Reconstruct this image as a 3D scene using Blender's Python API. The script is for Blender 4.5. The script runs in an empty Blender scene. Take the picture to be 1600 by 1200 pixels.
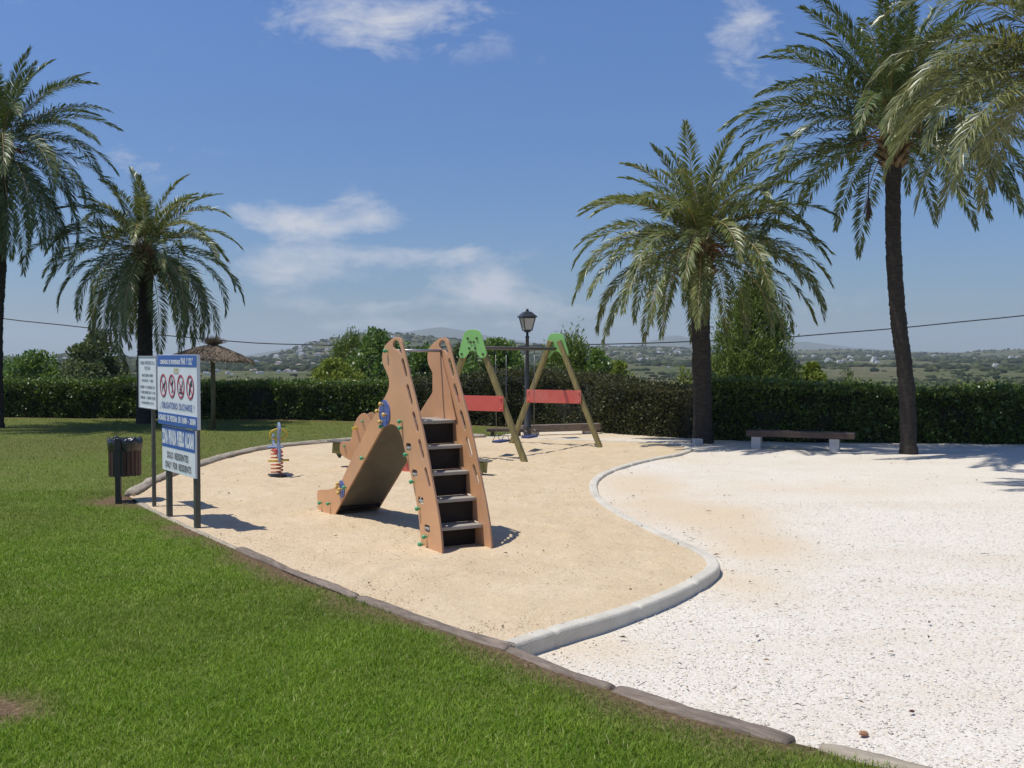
import bpy, bmesh, math, random
import numpy as np
from mathutils import Vector, Matrix, noise as mn

R = math.radians
random.seed(7)
rng = np.random.default_rng(11)
scene = bpy.context.scene
COL = scene.collection

# ------------------------------------------------------------------ camera and survey helper
CAM_H = 2.0
TILT = math.atan(45 / 1600.0)
cam_d = bpy.data.cameras.new("camera")
cam_d.sensor_width = 36.0
cam_d.lens = 36.0
cam_d.clip_end = 40000
cam_d.clip_start = 0.05
cam = bpy.data.objects.new("camera", cam_d)
cam.location = (0, 0, CAM_H)
cam.rotation_euler = (math.pi / 2 - TILT, 0, 0)
COL.objects.link(cam)
scene.camera = cam


def ray(px, py):
    x = (px - 800) / 1600.0
    y = -(py - 600) / 1600.0
    c, s = math.cos(TILT), math.sin(TILT)
    return np.array([x, c + y * s, y * c - s])


def G(px, py, z=0.0):
    r = ray(px, py)
    t = (z - CAM_H) / r[2]
    return (r[0] * t, r[1] * t)


def AT(px, py, Y):
    r = ray(px, py)
    t = Y / r[1]
    return (r[0] * t, Y, CAM_H + r[2] * t)


# ------------------------------------------------------------------ light and sky
ELEV = R(69.5)
SH = np.array([-1.0, -0.16])
SH = SH / np.linalg.norm(SH)
SUN = Vector((SH[0] * math.cos(ELEV), SH[1] * math.cos(ELEV), math.sin(ELEV)))
sun_d = bpy.data.lights.new("sun", 'SUN')
sun_d.energy = 4.4
sun_d.angle = R(0.53)
sun_d.color = (1.0, 0.955, 0.87)
sun = bpy.data.objects.new("sun", sun_d)
sun.rotation_euler = SUN.to_track_quat('Z', 'Y').to_euler()
sun.location = (-20, 15, 40)
COL.objects.link(sun)

world = bpy.data.worlds.new("World")
scene.world = world
world.use_nodes = True
wt = world.node_tree
wn, wl = wt.nodes, wt.links
wn.clear()


class NT:
    """tiny node helper"""

    def __init__(self, tree):
        self.t = tree

    def n(self, typ, **kw):
        nd = self.t.nodes.new(typ)
        for k, v in kw.items():
            if k.startswith('i_'):
                nd.inputs[k[2:].replace('_', ' ')].default_value = v
            else:
                setattr(nd, k, v)
        return nd

    def l(self, a, b):
        self.t.links.new(a, b)

    def math(self, op, a, b=None, c=None, clamp=False):
        nd = self.t.nodes.new('ShaderNodeMath')
        nd.operation = op
        nd.use_clamp = clamp
        for i, v in enumerate((a, b, c)):
            if v is None:
                continue
            if isinstance(v, (int, float)):
                nd.inputs[i].default_value = v
            else:
                self.l(v, nd.inputs[i])
        return nd.outputs[0]

    def mix(self, fac, a, b, blend='MIX'):
        nd = self.t.nodes.new('ShaderNodeMix')
        nd.data_type = 'RGBA'
        nd.blend_type = blend
        for sock, v in ((nd.inputs[0], fac), (nd.inputs[6], a), (nd.inputs[7], b)):
            if isinstance(v, (int, float)):
                sock.default_value = v
            elif isinstance(v, tuple):
                sock.default_value = v if len(v) == 4 else (*v, 1)
            else:
                self.l(v, sock)
        return nd.outputs[2]

    def ramp(self, fac, stops, interp='LINEAR'):
        nd = self.t.nodes.new('ShaderNodeValToRGB')
        cr = nd.color_ramp
        cr.interpolation = interp
        while len(cr.elements) < len(stops):
            cr.elements.new(0.5)
        for e, (p, c) in zip(cr.elements, stops):
            e.position = p
            e.color = (*c, 1) if len(c) == 3 else c
        self.l(fac, nd.inputs[0])
        return nd.outputs[0]

    def noise(self, scale, detail=4, rough=0.55, vec=None, dist=0.0):
        nd = self.t.nodes.new('ShaderNodeTexNoise')
        nd.inputs['Scale'].default_value = scale
        nd.inputs['Detail'].default_value = detail
        nd.inputs['Roughness'].default_value = rough
        nd.inputs['Distortion'].default_value = dist
        if vec is not None:
            self.l(vec, nd.inputs['Vector'])
        return nd

    def mapping(self, vec, scale=(1, 1, 1), loc=(0, 0, 0), rot=(0, 0, 0)):
        nd = self.t.nodes.new('ShaderNodeMapping')
        nd.inputs['Scale'].default_value = scale
        nd.inputs['Location'].default_value = loc
        nd.inputs['Rotation'].default_value = rot
        self.l(vec, nd.inputs['Vector'])
        return nd.outputs[0]


W = NT(wt)
sky = W.n('ShaderNodeTexSky')
sky.sky_type = 'NISHITA'
sky.sun_disc = False
sky.sun_elevation = ELEV
sky.sun_rotation = math.atan2(SH[0], SH[1])
sky.altitude = 60
sky.air_density = 1.0
sky.dust_density = 0.25
sky.ozone_density = 3.0
tc = W.n('ShaderNodeTexCoord')
sep = W.n('ShaderNodeSeparateXYZ')
W.l(tc.outputs['Generated'], sep.inputs[0])
ysafe = W.math('MAXIMUM', sep.outputs[1], 0.02)
su = W.math('DIVIDE', sep.outputs[0], ysafe)
sv = W.math('DIVIDE', sep.outputs[2], ysafe)
comb = W.n('ShaderNodeCombineXYZ')
W.l(su, comb.inputs[0])
W.l(sv, comb.inputs[1])
nz = W.noise(9.0, 10, 0.64, W.mapping(comb.outputs[0], (1.0, 2.7, 1), (0.37, 0.1, 0)), 0.5)
nz2 = W.noise(30.0, 8, 0.65, W.mapping(comb.outputs[0], (1.0, 1.7, 1), (3, 1, 0)), 0.4)
nsum = W.math('ADD', W.math('MULTIPLY', nz.outputs[0], 0.68), W.math('MULTIPLY', nz2.outputs[0], 0.32))
clouds = [  # px, py, half-width, half-height, strength
    (600, 36, 150, 46, 1.15), (425, 338, 62, 22, 1.1), (500, 360, 85, 18, 1.0), (575, 342, 60, 20, 1.1), (590, 396, 90, 14, 1.05), (690, 398, 70, 15, 0.9), (770, 436, 55, 32, 1.3), (745, 462, 30, 14, 0.5),
    (430, 425, 95, 26, 1.2), (200, 252, 62, 26, 1.1), (1160, 50, 55, 75, 0.95), (655, 440, 45, 18, 0.45),
    (570, 480, 150, 12, 0.7), (700, 508, 240, 12, 0.75), (880, 480, 120, 18, 0.6), (380, 270, 120, 22, 0.16),
    (570, 305, 50, 20, 0.35), (40, 20, 160, 50, 0.15), (1290, 490, 120, 35, 0.3), (1500, 500, 150, 24, 0.22),
    (860, 95, 100, 16, 0.13), (330, 215, 60, 18, 0.12), (-60, 330, 120, 40, 0.4), (1750, 380, 130, 50, 0.5)]
tot = None
for (px, py, hw, hh, st) in clouds:
    u0, v0 = (px - 800) / 1600.0, (555 - py) / 1600.0
    a = W.math('MULTIPLY', W.math('SUBTRACT', su, u0), 1600.0 / hw)
    b = W.math('MULTIPLY', W.math('SUBTRACT', sv, v0), 1600.0 / hh)
    d2 = W.math('ADD', W.math('MULTIPLY', a, a), W.math('MULTIPLY', b, b))
    g = W.math('MULTIPLY', W.math('EXPONENT', W.math('MULTIPLY', d2, -0.75)), st)
    tot = g if tot is None else W.math('ADD', tot, g)
mask = W.math('MULTIPLY', W.math('SUBTRACT', W.math('ADD', W.math('MULTIPLY', nsum, 3.2), W.math('MULTIPLY', tot, 0.66)), 1.86), 1.2, clamp=True)
mask = W.math('MULTIPLY', mask, W.math('MULTIPLY', tot, 2.2, clamp=True))
mask = W.math('MULTIPLY', mask, W.math('GREATER_THAN', sep.outputs[1], 0.05))
bgs = W.n('ShaderNodeBackground')
bgs.inputs['Strength'].default_value = 0.088
hsv = W.n('ShaderNodeHueSaturation')
hsv.inputs['Saturation'].default_value = 1.12
W.l(sky.outputs[0], hsv.inputs['Color'])
low = W.ramp(sv, [(0.0, (0.48, 0.585, 0.76)), (0.12, (0.66, 0.78, 1.02)), (0.38, (0.98, 1.08, 1.36))])
W.l(W.mix(1.0, hsv.outputs[0], low, 'MULTIPLY'), bgs.inputs['Color'])
bgc = W.n('ShaderNodeBackground')
bgc.inputs['Color'].default_value = (0.86, 0.88, 0.95, 1)
bgc.inputs['Strength'].default_value = 0.76
ms = W.n('ShaderNodeMixShader')
W.l(W.math('MULTIPLY', mask, 0.86), ms.inputs[0])
W.l(bgs.outputs[0], ms.inputs[1])
W.l(bgc.outputs[0], ms.inputs[2])
wo = W.n('ShaderNodeOutputWorld')
W.l(ms.outputs[0], wo.inputs[0])

vs = scene.view_settings
vs.view_transform = 'Standard'
vs.look = 'None'
vs.exposure = 0.0
vs.gamma = 1.0
scene.render.engine = 'CYCLES'
scene.cycles.max_bounces = 8
scene.cycles.transparent_max_bounces = 8
scene.cycles.volume_bounces = 1
scene.cycles.use_denoising = True

# ------------------------------------------------------------------ object helpers


def tag(o, label, cat, group=None):
    o['label'] = label
    o['category'] = cat
    if group:
        o['group'] = group
    return o


def kind(o, k):
    o['kind'] = k
    return o


def empty(name, label, cat, loc=(0, 0, 0), rz=0.0, group=None):
    o = bpy.data.objects.new(name, None)
    o.empty_display_size = 0.2
    o.location = loc
    o.rotation_euler = (0, 0, rz)
    COL.objects.link(o)
    return tag(o, label, cat, group)


def link_mesh(name, me, mat=None, parent=None):
    o = bpy.data.objects.new(name, me)
    COL.objects.link(o)
    if mat is not None:
        me.materials.clear()
        for m in (mat if isinstance(mat, (list, tuple)) else [mat]):
            me.materials.append(m)
    if parent is not None:
        o.parent = parent
    return o


def np_mesh(name, V, faces, attrs=None, smooth=False):
    """faces: list of int arrays, each (n,k)"""
    me = bpy.data.meshes.new(name)
    V = np.asarray(V, dtype=np.float32)
    me.vertices.add(len(V))
    me.vertices.foreach_set('co', V.ravel())
    idx = np.concatenate([np.asarray(f, dtype=np.int32).ravel() for f in faces])
    tot = np.concatenate([np.full(len(f), np.asarray(f).shape[1], dtype=np.int32) for f in faces])
    start = np.concatenate([[0], np.cumsum(tot)[:-1]]).astype(np.int32)
    me.loops.add(len(idx))
    me.loops.foreach_set('vertex_index', idx)
    me.polygons.add(len(tot))
    me.polygons.foreach_set('loop_start', start)
    me.polygons.foreach_set('loop_total', tot)
    if smooth:
        me.polygons.foreach_set('use_smooth', np.ones(len(tot), dtype=bool))
    for k, a in (attrs or {}).items():
        at = me.attributes.new(k, 'FLOAT', 'POINT')
        at.data.foreach_set('value', np.asarray(a, dtype=np.float32))
    me.update(calc_edges=True)
    me.validate()
    return me


class MB:
    """collects simple solids into one mesh"""

    def __init__(self):
        self.bm = bmesh.new()

    def box(self, c, size, rot=None, taper=1.0):
        m = Matrix.Translation(Vector(c))
        if rot is not None:
            m = m @ rot.to_4x4()
        r = bmesh.ops.create_cube(self.bm, size=1.0)
        for v in r['verts']:
            k = taper if v.co.z > 0 else 1.0
            v.co = m @ Vector((v.co.x * size[0] * k, v.co.y * size[1] * k, v.co.z * size[2]))
        return r['verts']

    def bar(self, p, q, w, h=None, up=(0, 0, 1)):
        p, q = Vector(p), Vector(q)
        h = w if h is None else h
        z = (q - p).normalized()
        u = Vector(up)
        if abs(z.dot(u)) > 0.98:
            u = Vector((1, 0, 0))
        x = u.cross(z).normalized()
        y = z.cross(x)
        rot = Matrix((x, y, z)).transposed()
        return self.box((p + q) / 2, (w, h, (q - p).length), rot)

    def tube(self, pts, rad, n=10, cap=True):
        pts = [Vector(p) for p in pts]
        k = len(pts)
        rad = [rad] * k if isinstance(rad, (int, float)) else rad
        rings = []
        prev = None
        for i, p in enumerate(pts):
            t = (pts[min(i + 1, k - 1)] - pts[max(i - 1, 0)]).normalized()
            if prev is None:
                a = Vector((0, 0, 1)) if abs(t.z) < 0.9 else Vector((1, 0, 0))
                x = a.cross(t).normalized()
            else:
                x = (prev - t * prev.dot(t)).normalized()
            prev = x
            y = t.cross(x)
            rings.append([self.bm.verts.new(p + (x * math.cos(2 * math.pi * j / n) + y * math.sin(2 * math.pi * j / n)) * rad[i]) for j in range(n)])
        for a, b in zip(rings, rings[1:]):
            for j in range(n):
                f = self.bm.faces.new((a[j], a[(j + 1) % n], b[(j + 1) % n], b[j]))
                f.smooth = True
        if cap:
            self.bm.faces.new(list(reversed(rings[0])))
            self.bm.faces.new(rings[-1])
        return self

    def lathe(self, prof, c=(0, 0, 0), n=24, smooth=True, caps=True):
        rings = []
        for r, z in prof:
            rings.append([self.bm.verts.new((c[0] + r * math.cos(2 * math.pi * j / n), c[1] + r * math.sin(2 * math.pi * j / n), c[2] + z)) for j in range(n)])
        for a, b in zip(rings, rings[1:]):
            for j in range(n):
                f = self.bm.faces.new((a[j], a[(j + 1) % n], b[(j + 1) % n], b[j]))
                f.smooth = smooth
        if caps:
            self.bm.faces.new(list(reversed(rings[0])))
            self.bm.faces.new(rings[-1])
        return self

    def sphere(self, c, r, sc=(1, 1, 1), seg=10):
        res = bmesh.ops.create_uvsphere(self.bm, u_segments=seg, v_segments=max(6, seg // 2 + 1), radius=r)
        for v in res['verts']:
            v.co = Vector((v.co.x * sc[0] + c[0], v.co.y * sc[1] + c[1], v.co.z * sc[2] + c[2]))
            for f in v.link_faces:
                f.smooth = True
        return self

    def build(self, name, mat, parent=None, bevel=0.0):
        if bevel > 0:
            bmesh.ops.bevel(self.bm, geom=[e for e in self.bm.edges if len(e.link_faces) == 2 and e.calc_face_angle(0) > 0.6], offset=bevel, segments=2, affect='EDGES', profile=0.6)
        bmesh.ops.recalc_face_normals(self.bm, faces=self.bm.faces)
        me = bpy.data.meshes.new(name)
        self.bm.to_mesh(me)
        self.bm.free()
        return link_mesh(name, me, mat, parent)


def catmull(pts, closed=False, n=6):
    pts = [np.array(p, dtype=float) for p in pts]
    k = len(pts)
    out = []
    rngk = k if closed else k - 1
    for i in range(rngk):
        p1, p2 = pts[i], pts[(i + 1) % k]
        p0 = pts[i - 1] if (closed or i > 0) else p1
        p3 = pts[(i + 2) % k] if (closed or i + 2 < k) else p2
        for j in range(n):
            t = j / n
            out.append(0.5 * (2 * p1 + (p2 - p0) * t + (2 * p0 - 5 * p1 + 4 * p2 - p3) * t * t + (3 * p1 - p0 - 3 * p2 + p3) * t ** 3))
    if not closed:
        out.append(pts[-1])
    return out


def board(outlines, thick, bevel=0.004):
    """flat board with holes in the XY plane -> mesh centred on z=0"""
    cu = bpy.data.curves.new("board", 'CURVE')
    cu.dimensions = '2D'
    cu.fill_mode = 'BOTH'
    cu.extrude = max(thick / 2 - bevel, 0.0005)
    cu.bevel_depth = bevel
    cu.bevel_resolution = 1
    cu.offset = -bevel
    for ol in outlines:
        sp = cu.splines.new('POLY')
        sp.points.add(len(ol) - 1)
        for q, p in zip(sp.points, ol):
            q.co = (p[0], p[1], 0, 1)
        sp.use_cyclic_u = True
    o = bpy.data.objects.new("board", cu)
    COL.objects.link(o)
    me = bpy.data.meshes.new_from_object(o.evaluated_get(bpy.context.evaluated_depsgraph_get()))
    bpy.data.objects.remove(o)
    bpy.data.curves.remove(cu)
    return me


def remap(me, fn):
    co = np.empty(len(me.vertices) * 3, dtype=np.float32)
    me.vertices.foreach_get('co', co)
    co = fn(co.reshape(-1, 3))
    me.vertices.foreach_set('co', np.ascontiguousarray(co, dtype=np.float32).ravel())
    me.update()
    return me


def text_mesh(s, height, width=None, bold=0.0, align='CENTER'):
    cu = bpy.data.curves.new("lettering", 'FONT')
    cu.body = s
    cu.size = 1.0
    cu.align_x = align
    cu.align_y = 'CENTER'
    cu.extrude = 0.0
    cu.offset = bold
    cu.space_word = 1.7
    cu.space_character = 1.06
    cu.resolution_u = 3
    o = bpy.data.objects.new("lettering", cu)
    COL.objects.link(o)
    me = bpy.data.meshes.new_from_object(o.evaluated_get(bpy.context.evaluated_depsgraph_get()))
    bpy.data.objects.remove(o)
    bpy.data.curves.remove(cu)
    co = np.empty(len(me.vertices) * 3, dtype=np.float32)
    me.vertices.foreach_get('co', co)
    co = co.reshape(-1, 3)
    mn_, mx_ = co.min(0), co.max(0)
    sy = height / max(mx_[1] - mn_[1], 1e-4)
    sx = sy if width is None else width / max(mx_[0] - mn_[0], 1e-4)
    c = (mn_ + mx_) / 2
    co = (co - c) * np.array([sx, sy, 1], dtype=np.float32)
    me.vertices.foreach_set('co', co.ravel())
    me.update()
    return me


def join_meshes(name, mes):
    bm = bmesh.new()
    for m in mes:
        bm.from_mesh(m)
    out = bpy.data.meshes.new(name)
    bm.to_mesh(out)
    bm.free()
    return out


# ------------------------------------------------------------------ materials
MATS = {}


def newmat(name):
    m = bpy.data.materials.new(name)
    m.use_nodes = True
    m.node_tree.nodes.clear()
    t = NT(m.node_tree)
    out = t.n('ShaderNodeOutputMaterial')
    return m, t, out


def simple(name, base, rough=0.6, var=0.25, scale=6.0, bump=0.0, bscale=60.0, metal=0.0, stain=None, stain_amt=0.5, stretch=(1, 1, 1), spec=0.5):
    m, t, out = newmat(name)
    tc = t.n('ShaderNodeTexCoord')
    v = t.mapping(tc.outputs['Object'], stretch)
    nz = t.noise(scale, 6, 0.6, v)
    lo = tuple(c * (1 - var) for c in base)
    hi = tuple(min(1, c * (1 + var)) for c in base)
    c = t.ramp(nz.outputs[0], [(0.3, lo), (0.7, hi)])
    if stain:
        n2 = t.noise(scale * 0.45, 7, 0.7, v)
        k = t.ramp(n2.outputs[0], [(0.5, (0, 0, 0)), (0.72, (stain_amt,) * 3)])
        c = t.mix(k, c, stain)
    p = t.n('ShaderNodeBsdfPrincipled')
    p.inputs['Roughness'].default_value = rough
    p.inputs['Metallic'].default_value = metal
    p.inputs['Specular IOR Level'].default_value = spec
    t.l(c, p.inputs['Base Color'])
    if bump > 0:
        n3 = t.noise(bscale, 5, 0.6, v)
        b = t.n('ShaderNodeBump')
        b.inputs['Strength'].default_value = bump
        b.inputs['Distance'].default_value = 0.01
        t.l(n3.outputs[0], b.inputs['Height'])
        t.l(b.outputs[0], p.inputs['Normal'])
    t.l(p.outputs[0], out.inputs[0])
    return m


def leafmat(name, stops, trans=0.3, rough=0.45, spec=0.4, patch=0.0, pscale=0.8, tcol=None):
    m, t, out = newmat(name)
    at = t.n('ShaderNodeAttribute')
    at.attribute_name = 'rnd'
    fac = at.outputs['Fac']
    if patch > 0:
        geo = t.n('ShaderNodeNewGeometry')
        nz = t.noise(pscale, 4, 0.6, geo.outputs['Position'])
        fac = t.math('ADD', fac, t.math('MULTIPLY', t.math('SUBTRACT', nz.outputs[0], 0.5), patch), clamp=True)
    c = t.ramp(fac, stops)
    p = t.n('ShaderNodeBsdfPrincipled')
    p.inputs['Roughness'].default_value = rough
    p.inputs['Specular IOR Level'].default_value = spec
    t.l(c, p.inputs['Base Color'])
    tr = t.n('ShaderNodeBsdfTranslucent')
    t.l(t.mix(0.5, c, tcol or (0.16, 0.2, 0.03)), tr.inputs['Color'])
    mx = t.n('ShaderNodeMixShader')
    mx.inputs[0].default_value = trans
    t.l(p.outputs[0], mx.inputs[1])
    t.l(tr.outputs[0], mx.inputs[2])
    t.l(mx.outputs[0], out.inputs[0])
    return m


M = MATS
M['salmon'] = simple('painted_board_salmon', (0.65, 0.352, 0.178), 0.48, 0.1, 1.6, 0.15, 90, stain=(0.50, 0.31, 0.21), stain_amt=0.65)
M['board_edge'] = simple('board_edge', (0.34, 0.19, 0.115), 0.6, 0.2)
M['blue_disc'] = simple('blue_disc', (0.085, 0.135, 0.36), 0.4, 0.12, 8)
M['cap_green'] = simple('cap_green', (0.07, 0.36, 0.17), 0.35, 0.1)
M['cap_yellow'] = simple('cap_yellow', (0.72, 0.47, 0.14), 0.35, 0.1)
M['chute'] = simple('chute_underside', (0.105, 0.088, 0.062), 0.5, 0.2, 3, 0.15, 40)
M['tread'] = simple('tread_grey', (0.33, 0.31, 0.27), 0.55, 0.12, 6, 0.2, 80)
M['riser'] = simple('riser_dark', (0.024, 0.019, 0.016), 0.7, 0.3, 4, 0.1, spec=0.2)
M['steel'] = simple('galvanised_steel', (0.42, 0.42, 0.42), 0.4, 0.12, 9, metal=0.7)
M['timber_green'] = simple('treated_timber', (0.245, 0.2, 0.075), 0.7, 0.28, 5, 0.35, 22, stretch=(5, 5, 0.5), stain=(0.12, 0.11, 0.05), stain_amt=0.5)
M['plate_green'] = simple('plate_green', (0.26, 0.56, 0.17), 0.42, 0.06, 4)
M['plate_dark'] = simple('plate_bolt', (0.07, 0.055, 0.02), 0.5, 0.1)
M['panel_red'] = simple('panel_red', (0.62, 0.11, 0.08), 0.45, 0.1, 3, stain=(0.55, 0.2, 0.16), stain_amt=0.7)
M['beam_grey'] = simple('swing_beam', (0.12, 0.11, 0.095), 0.5, 0.2, 8, metal=0.3)
M['chain'] = simple('chain', (0.2, 0.2, 0.2), 0.4, 0.1, metal=0.8)
M['seat_blue'] = simple('rubber_seat', (0.045, 0.06, 0.16), 0.55, 0.15)
M['olive'] = simple('olive_paint', (0.165, 0.155, 0.035), 0.5, 0.12)
M['seat_grey'] = simple('seat_grey', (0.13, 0.115, 0.085), 0.5, 0.15)
M['rubber'] = simple('rubber_black', (0.02, 0.02, 0.02), 0.6, 0.2)
M['spring'] = simple('spring_orange', (0.55, 0.11, 0.04), 0.4, 0.15)
M['rider_blue'] = simple('rider_blue', (0.2, 0.25, 0.36), 0.42, 0.12)
M['yellow'] = simple('yellow_paint', (0.62, 0.42, 0.04), 0.4, 0.08)
M['post_grey'] = simple('sign_post', (0.085, 0.088, 0.075), 0.45, 0.18, 5, metal=0.2)
M['sign_white'] = simple('sign_white', (0.78, 0.8, 0.82), 0.4, 0.03, 3, stain=(0.6, 0.61, 0.6), stain_amt=0.5)
M['sign_frame'] = simple('sign_frame', (0.45, 0.47, 0.5), 0.4, 0.05, metal=0.3)
M['sign_blue'] = simple('sign_blue', (0.03, 0.11, 0.4), 0.4, 0.06)
M['ink_blue'] = simple('ink_blue', (0.06, 0.11, 0.36), 0.5, 0.05)
M['ink_black'] = simple('ink_black', (0.035, 0.04, 0.055), 0.5, 0.05)
M['ink_grey'] = simple('ink_grey', (0.25, 0.28, 0.34), 0.5, 0.1)
M['ink_red'] = simple('ink_red', (0.42, 0.025, 0.06), 0.45, 0.05)
M['ink_gold'] = simple('ink_gold', (0.5, 0.45, 0.16), 0.5, 0.05)
M['letter_white'] = simple('letter_white', (0.8, 0.82, 0.85), 0.4, 0.02)
M['black_metal'] = simple('black_metal', (0.018, 0.018, 0.018), 0.4, 0.2)
M['bag'] = simple('bin_bag', (0.016, 0.016, 0.018), 0.22, 0.2, 8, 0.5, 25, spec=0.8)
M['slat'] = simple('bin_slat', (0.075, 0.036, 0.024), 0.55, 0.35, 6, 0.2, 30, stretch=(6, 6, 0.6))
M['lamp_glass'] = simple('lamp_glass', (0.42, 0.42, 0.4), 0.15, 0.06)
M['lamp_iron'] = simple('lamp_iron', (0.028, 0.032, 0.036), 0.45, 0.15)
M['concrete'] = simple('concrete_block', (0.55, 0.53, 0.5), 0.85, 0.1, 8, 0.4, 60, stain=(0.34, 0.32, 0.28))
M['kerb'] = simple('kerb_concrete', (0.565, 0.525, 0.44), 0.85, 0.1, 3.0, 0.6, 70, stain=(0.36, 0.32, 0.24), stain_amt=0.65)
M['oldwood'] = simple('weathered_timber', (0.215, 0.17, 0.135), 0.9, 0.5, 4, 1.0, 16, stretch=(1.2, 9, 9), stain=(0.12, 0.09, 0.065), stain_amt=0.8)
M['oldwood_pale'] = simple('pale_weathered_timber', (0.36, 0.31, 0.235), 0.85, 0.3, 4, 0.8, 16, stretch=(1.2, 9, 9), stain=(0.2, 0.16, 0.11), stain_amt=0.7)
M['plank_brown'] = simple('bench_plank', (0.085, 0.058, 0.044), 0.75, 0.35, 5, 0.5, 20, stretch=(0.8, 8, 8))
M['thatch_core'] = simple('thatch_core', (0.15, 0.115, 0.085), 0.95, 0.3, 12)
M['pole_wood'] = simple('pole_wood', (0.14, 0.12, 0.06), 0.8, 0.3, 6, 0.4, 30, stretch=(6, 6, 0.7))
M['cable'] = simple('cable', (0.02, 0.02, 0.024), 0.6, 0.1)
M['bark'] = simple('bark', (0.10, 0.075, 0.055), 0.9, 0.4, 8, 0.8, 20)
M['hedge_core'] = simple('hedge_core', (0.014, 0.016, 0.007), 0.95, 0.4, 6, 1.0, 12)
M['palm_trunk'] = simple('palm_trunk', (0.034, 0.028, 0.022), 0.92, 0.5, 14, 1.0, 38, stretch=(1, 1, 2.2), stain=(0.11, 0.09, 0.065), stain_amt=0.6)
M['leaf_base'] = simple('palm_leaf_base', (0.20, 0.135, 0.07), 0.85, 0.4, 9, 0.6, 40)
M['fruit'] = simple('palm_fruit', (0.35, 0.16, 0.05), 0.7, 0.4, 20)
M['fruit_dry'] = simple('dry_date_bunch', (0.05, 0.035, 0.03), 0.9, 0.3)
M['white_house'] = simple('house_wall_white', (0.66, 0.63, 0.58), 0.8, 0.08, 0.3)
M['cream_house'] = simple('house_wall_cream', (0.6, 0.5, 0.39), 0.8, 0.08, 0.3)
M['tile_roof'] = simple('house_roof', (0.36, 0.27, 0.21), 0.85, 0.2, 0.5)
M['palm_leaf'] = leafmat('palm_leaf', [(0.0, (0.093, 0.134, 0.033)), (0.45, (0.169, 0.201, 0.059)), (0.8, (0.305, 0.284, 0.101)), (0.93, (0.498, 0.394, 0.178)), (1.0, (0.664, 0.458, 0.208))], 0.24, 0.42, 0.55, 0.25, 0.7, (0.3, 0.34, 0.06))
M['palm_leaf_dark'] = leafmat('palm_leaf_green', [(0.0, (0.068, 0.105, 0.030)), (0.5, (0.120, 0.160, 0.051)), (0.85, (0.213, 0.227, 0.081)), (0.95, (0.368, 0.304, 0.133)), (1.0, (0.502, 0.355, 0.164))], 0.2, 0.42, 0.5, 0.25, 0.7, (0.2, 0.26, 0.05))
M['palm_leaf_pale'] = leafmat('palm_leaf_pale', [(0.0, (0.099, 0.122, 0.036)), (0.45, (0.175, 0.196, 0.066)), (0.8, (0.280, 0.288, 0.120)), (0.93, (0.397, 0.379, 0.204)), (1.0, (0.466, 0.404, 0.216))], 0.26, 0.4, 0.6, 0.25, 0.9, (0.34, 0.34, 0.08))
M['palm_dry'] = leafmat('palm_dry_frond', [(0.0, (0.2, 0.15, 0.09)), (1.0, (0.42, 0.35, 0.24))], 0.15, 0.7, 0.2)
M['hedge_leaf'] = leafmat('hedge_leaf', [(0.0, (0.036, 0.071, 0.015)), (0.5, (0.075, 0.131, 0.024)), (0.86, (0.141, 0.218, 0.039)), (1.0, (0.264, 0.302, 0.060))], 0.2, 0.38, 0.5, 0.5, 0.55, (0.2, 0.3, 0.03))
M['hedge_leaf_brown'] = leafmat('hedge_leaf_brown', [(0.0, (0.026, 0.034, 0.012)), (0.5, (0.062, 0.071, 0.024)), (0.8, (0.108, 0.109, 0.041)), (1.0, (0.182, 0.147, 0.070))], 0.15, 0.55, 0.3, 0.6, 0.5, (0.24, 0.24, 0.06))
M['broad_leaf'] = leafmat('broad_leaf', [(0.0, (0.064, 0.124, 0.032)), (0.5, (0.128, 0.222, 0.049)), (1.0, (0.265, 0.371, 0.082))], 0.25, 0.4, 0.45, 0.5, 0.5, (0.22, 0.3, 0.04))
M['pine_leaf'] = leafmat('pine_needle', [(0.0, (0.079, 0.131, 0.032)), (0.5, (0.160, 0.225, 0.047)), (1.0, (0.300, 0.356, 0.082))], 0.25, 0.5, 0.3, 0.5, 0.6, (0.22, 0.3, 0.04))
M['grey_leaf'] = leafmat('grey_green_leaf', [(0.0, (0.085, 0.116, 0.050)), (0.5, (0.146, 0.188, 0.076)), (1.0, (0.244, 0.281, 0.126))], 0.25, 0.55, 0.3, 0.4, 0.6, (0.2, 0.24, 0.06))
M['lime_leaf'] = leafmat('lime_leaf', [(0.0, (0.119, 0.169, 0.029)), (0.5, (0.220, 0.279, 0.042)), (1.0, (0.371, 0.396, 0.082))], 0.3, 0.5, 0.3, 0.4, 0.6, (0.3, 0.34, 0.03))
M['straw'] = leafmat('thatch_straw', [(0.0, (0.12, 0.095, 0.07)), (0.6, (0.24, 0.19, 0.14)), (1.0, (0.36, 0.27, 0.2))], 0.1, 0.85, 0.2)
M['scrub'] = leafmat('scrub', [(0.0, (0.02, 0.03, 0.014)), (0.6, (0.04, 0.054, 0.024)), (1.0, (0.075, 0.085, 0.036))], 0.0, 0.9, 0.1)
M['debris'] = leafmat('litter', [(0.0, (0.06, 0.04, 0.025)), (0.5, (0.17, 0.11, 0.06)), (1.0, (0.34, 0.24, 0.14))], 0.0, 0.9, 0.1)
M['dry_leaf'] = simple('dry_leaf', (0.33, 0.16, 0.08), 0.8, 0.3, 30)
M['husk'] = simple('seed_husk', (0.09, 0.03, 0.02), 0.7, 0.3, 30)


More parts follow.
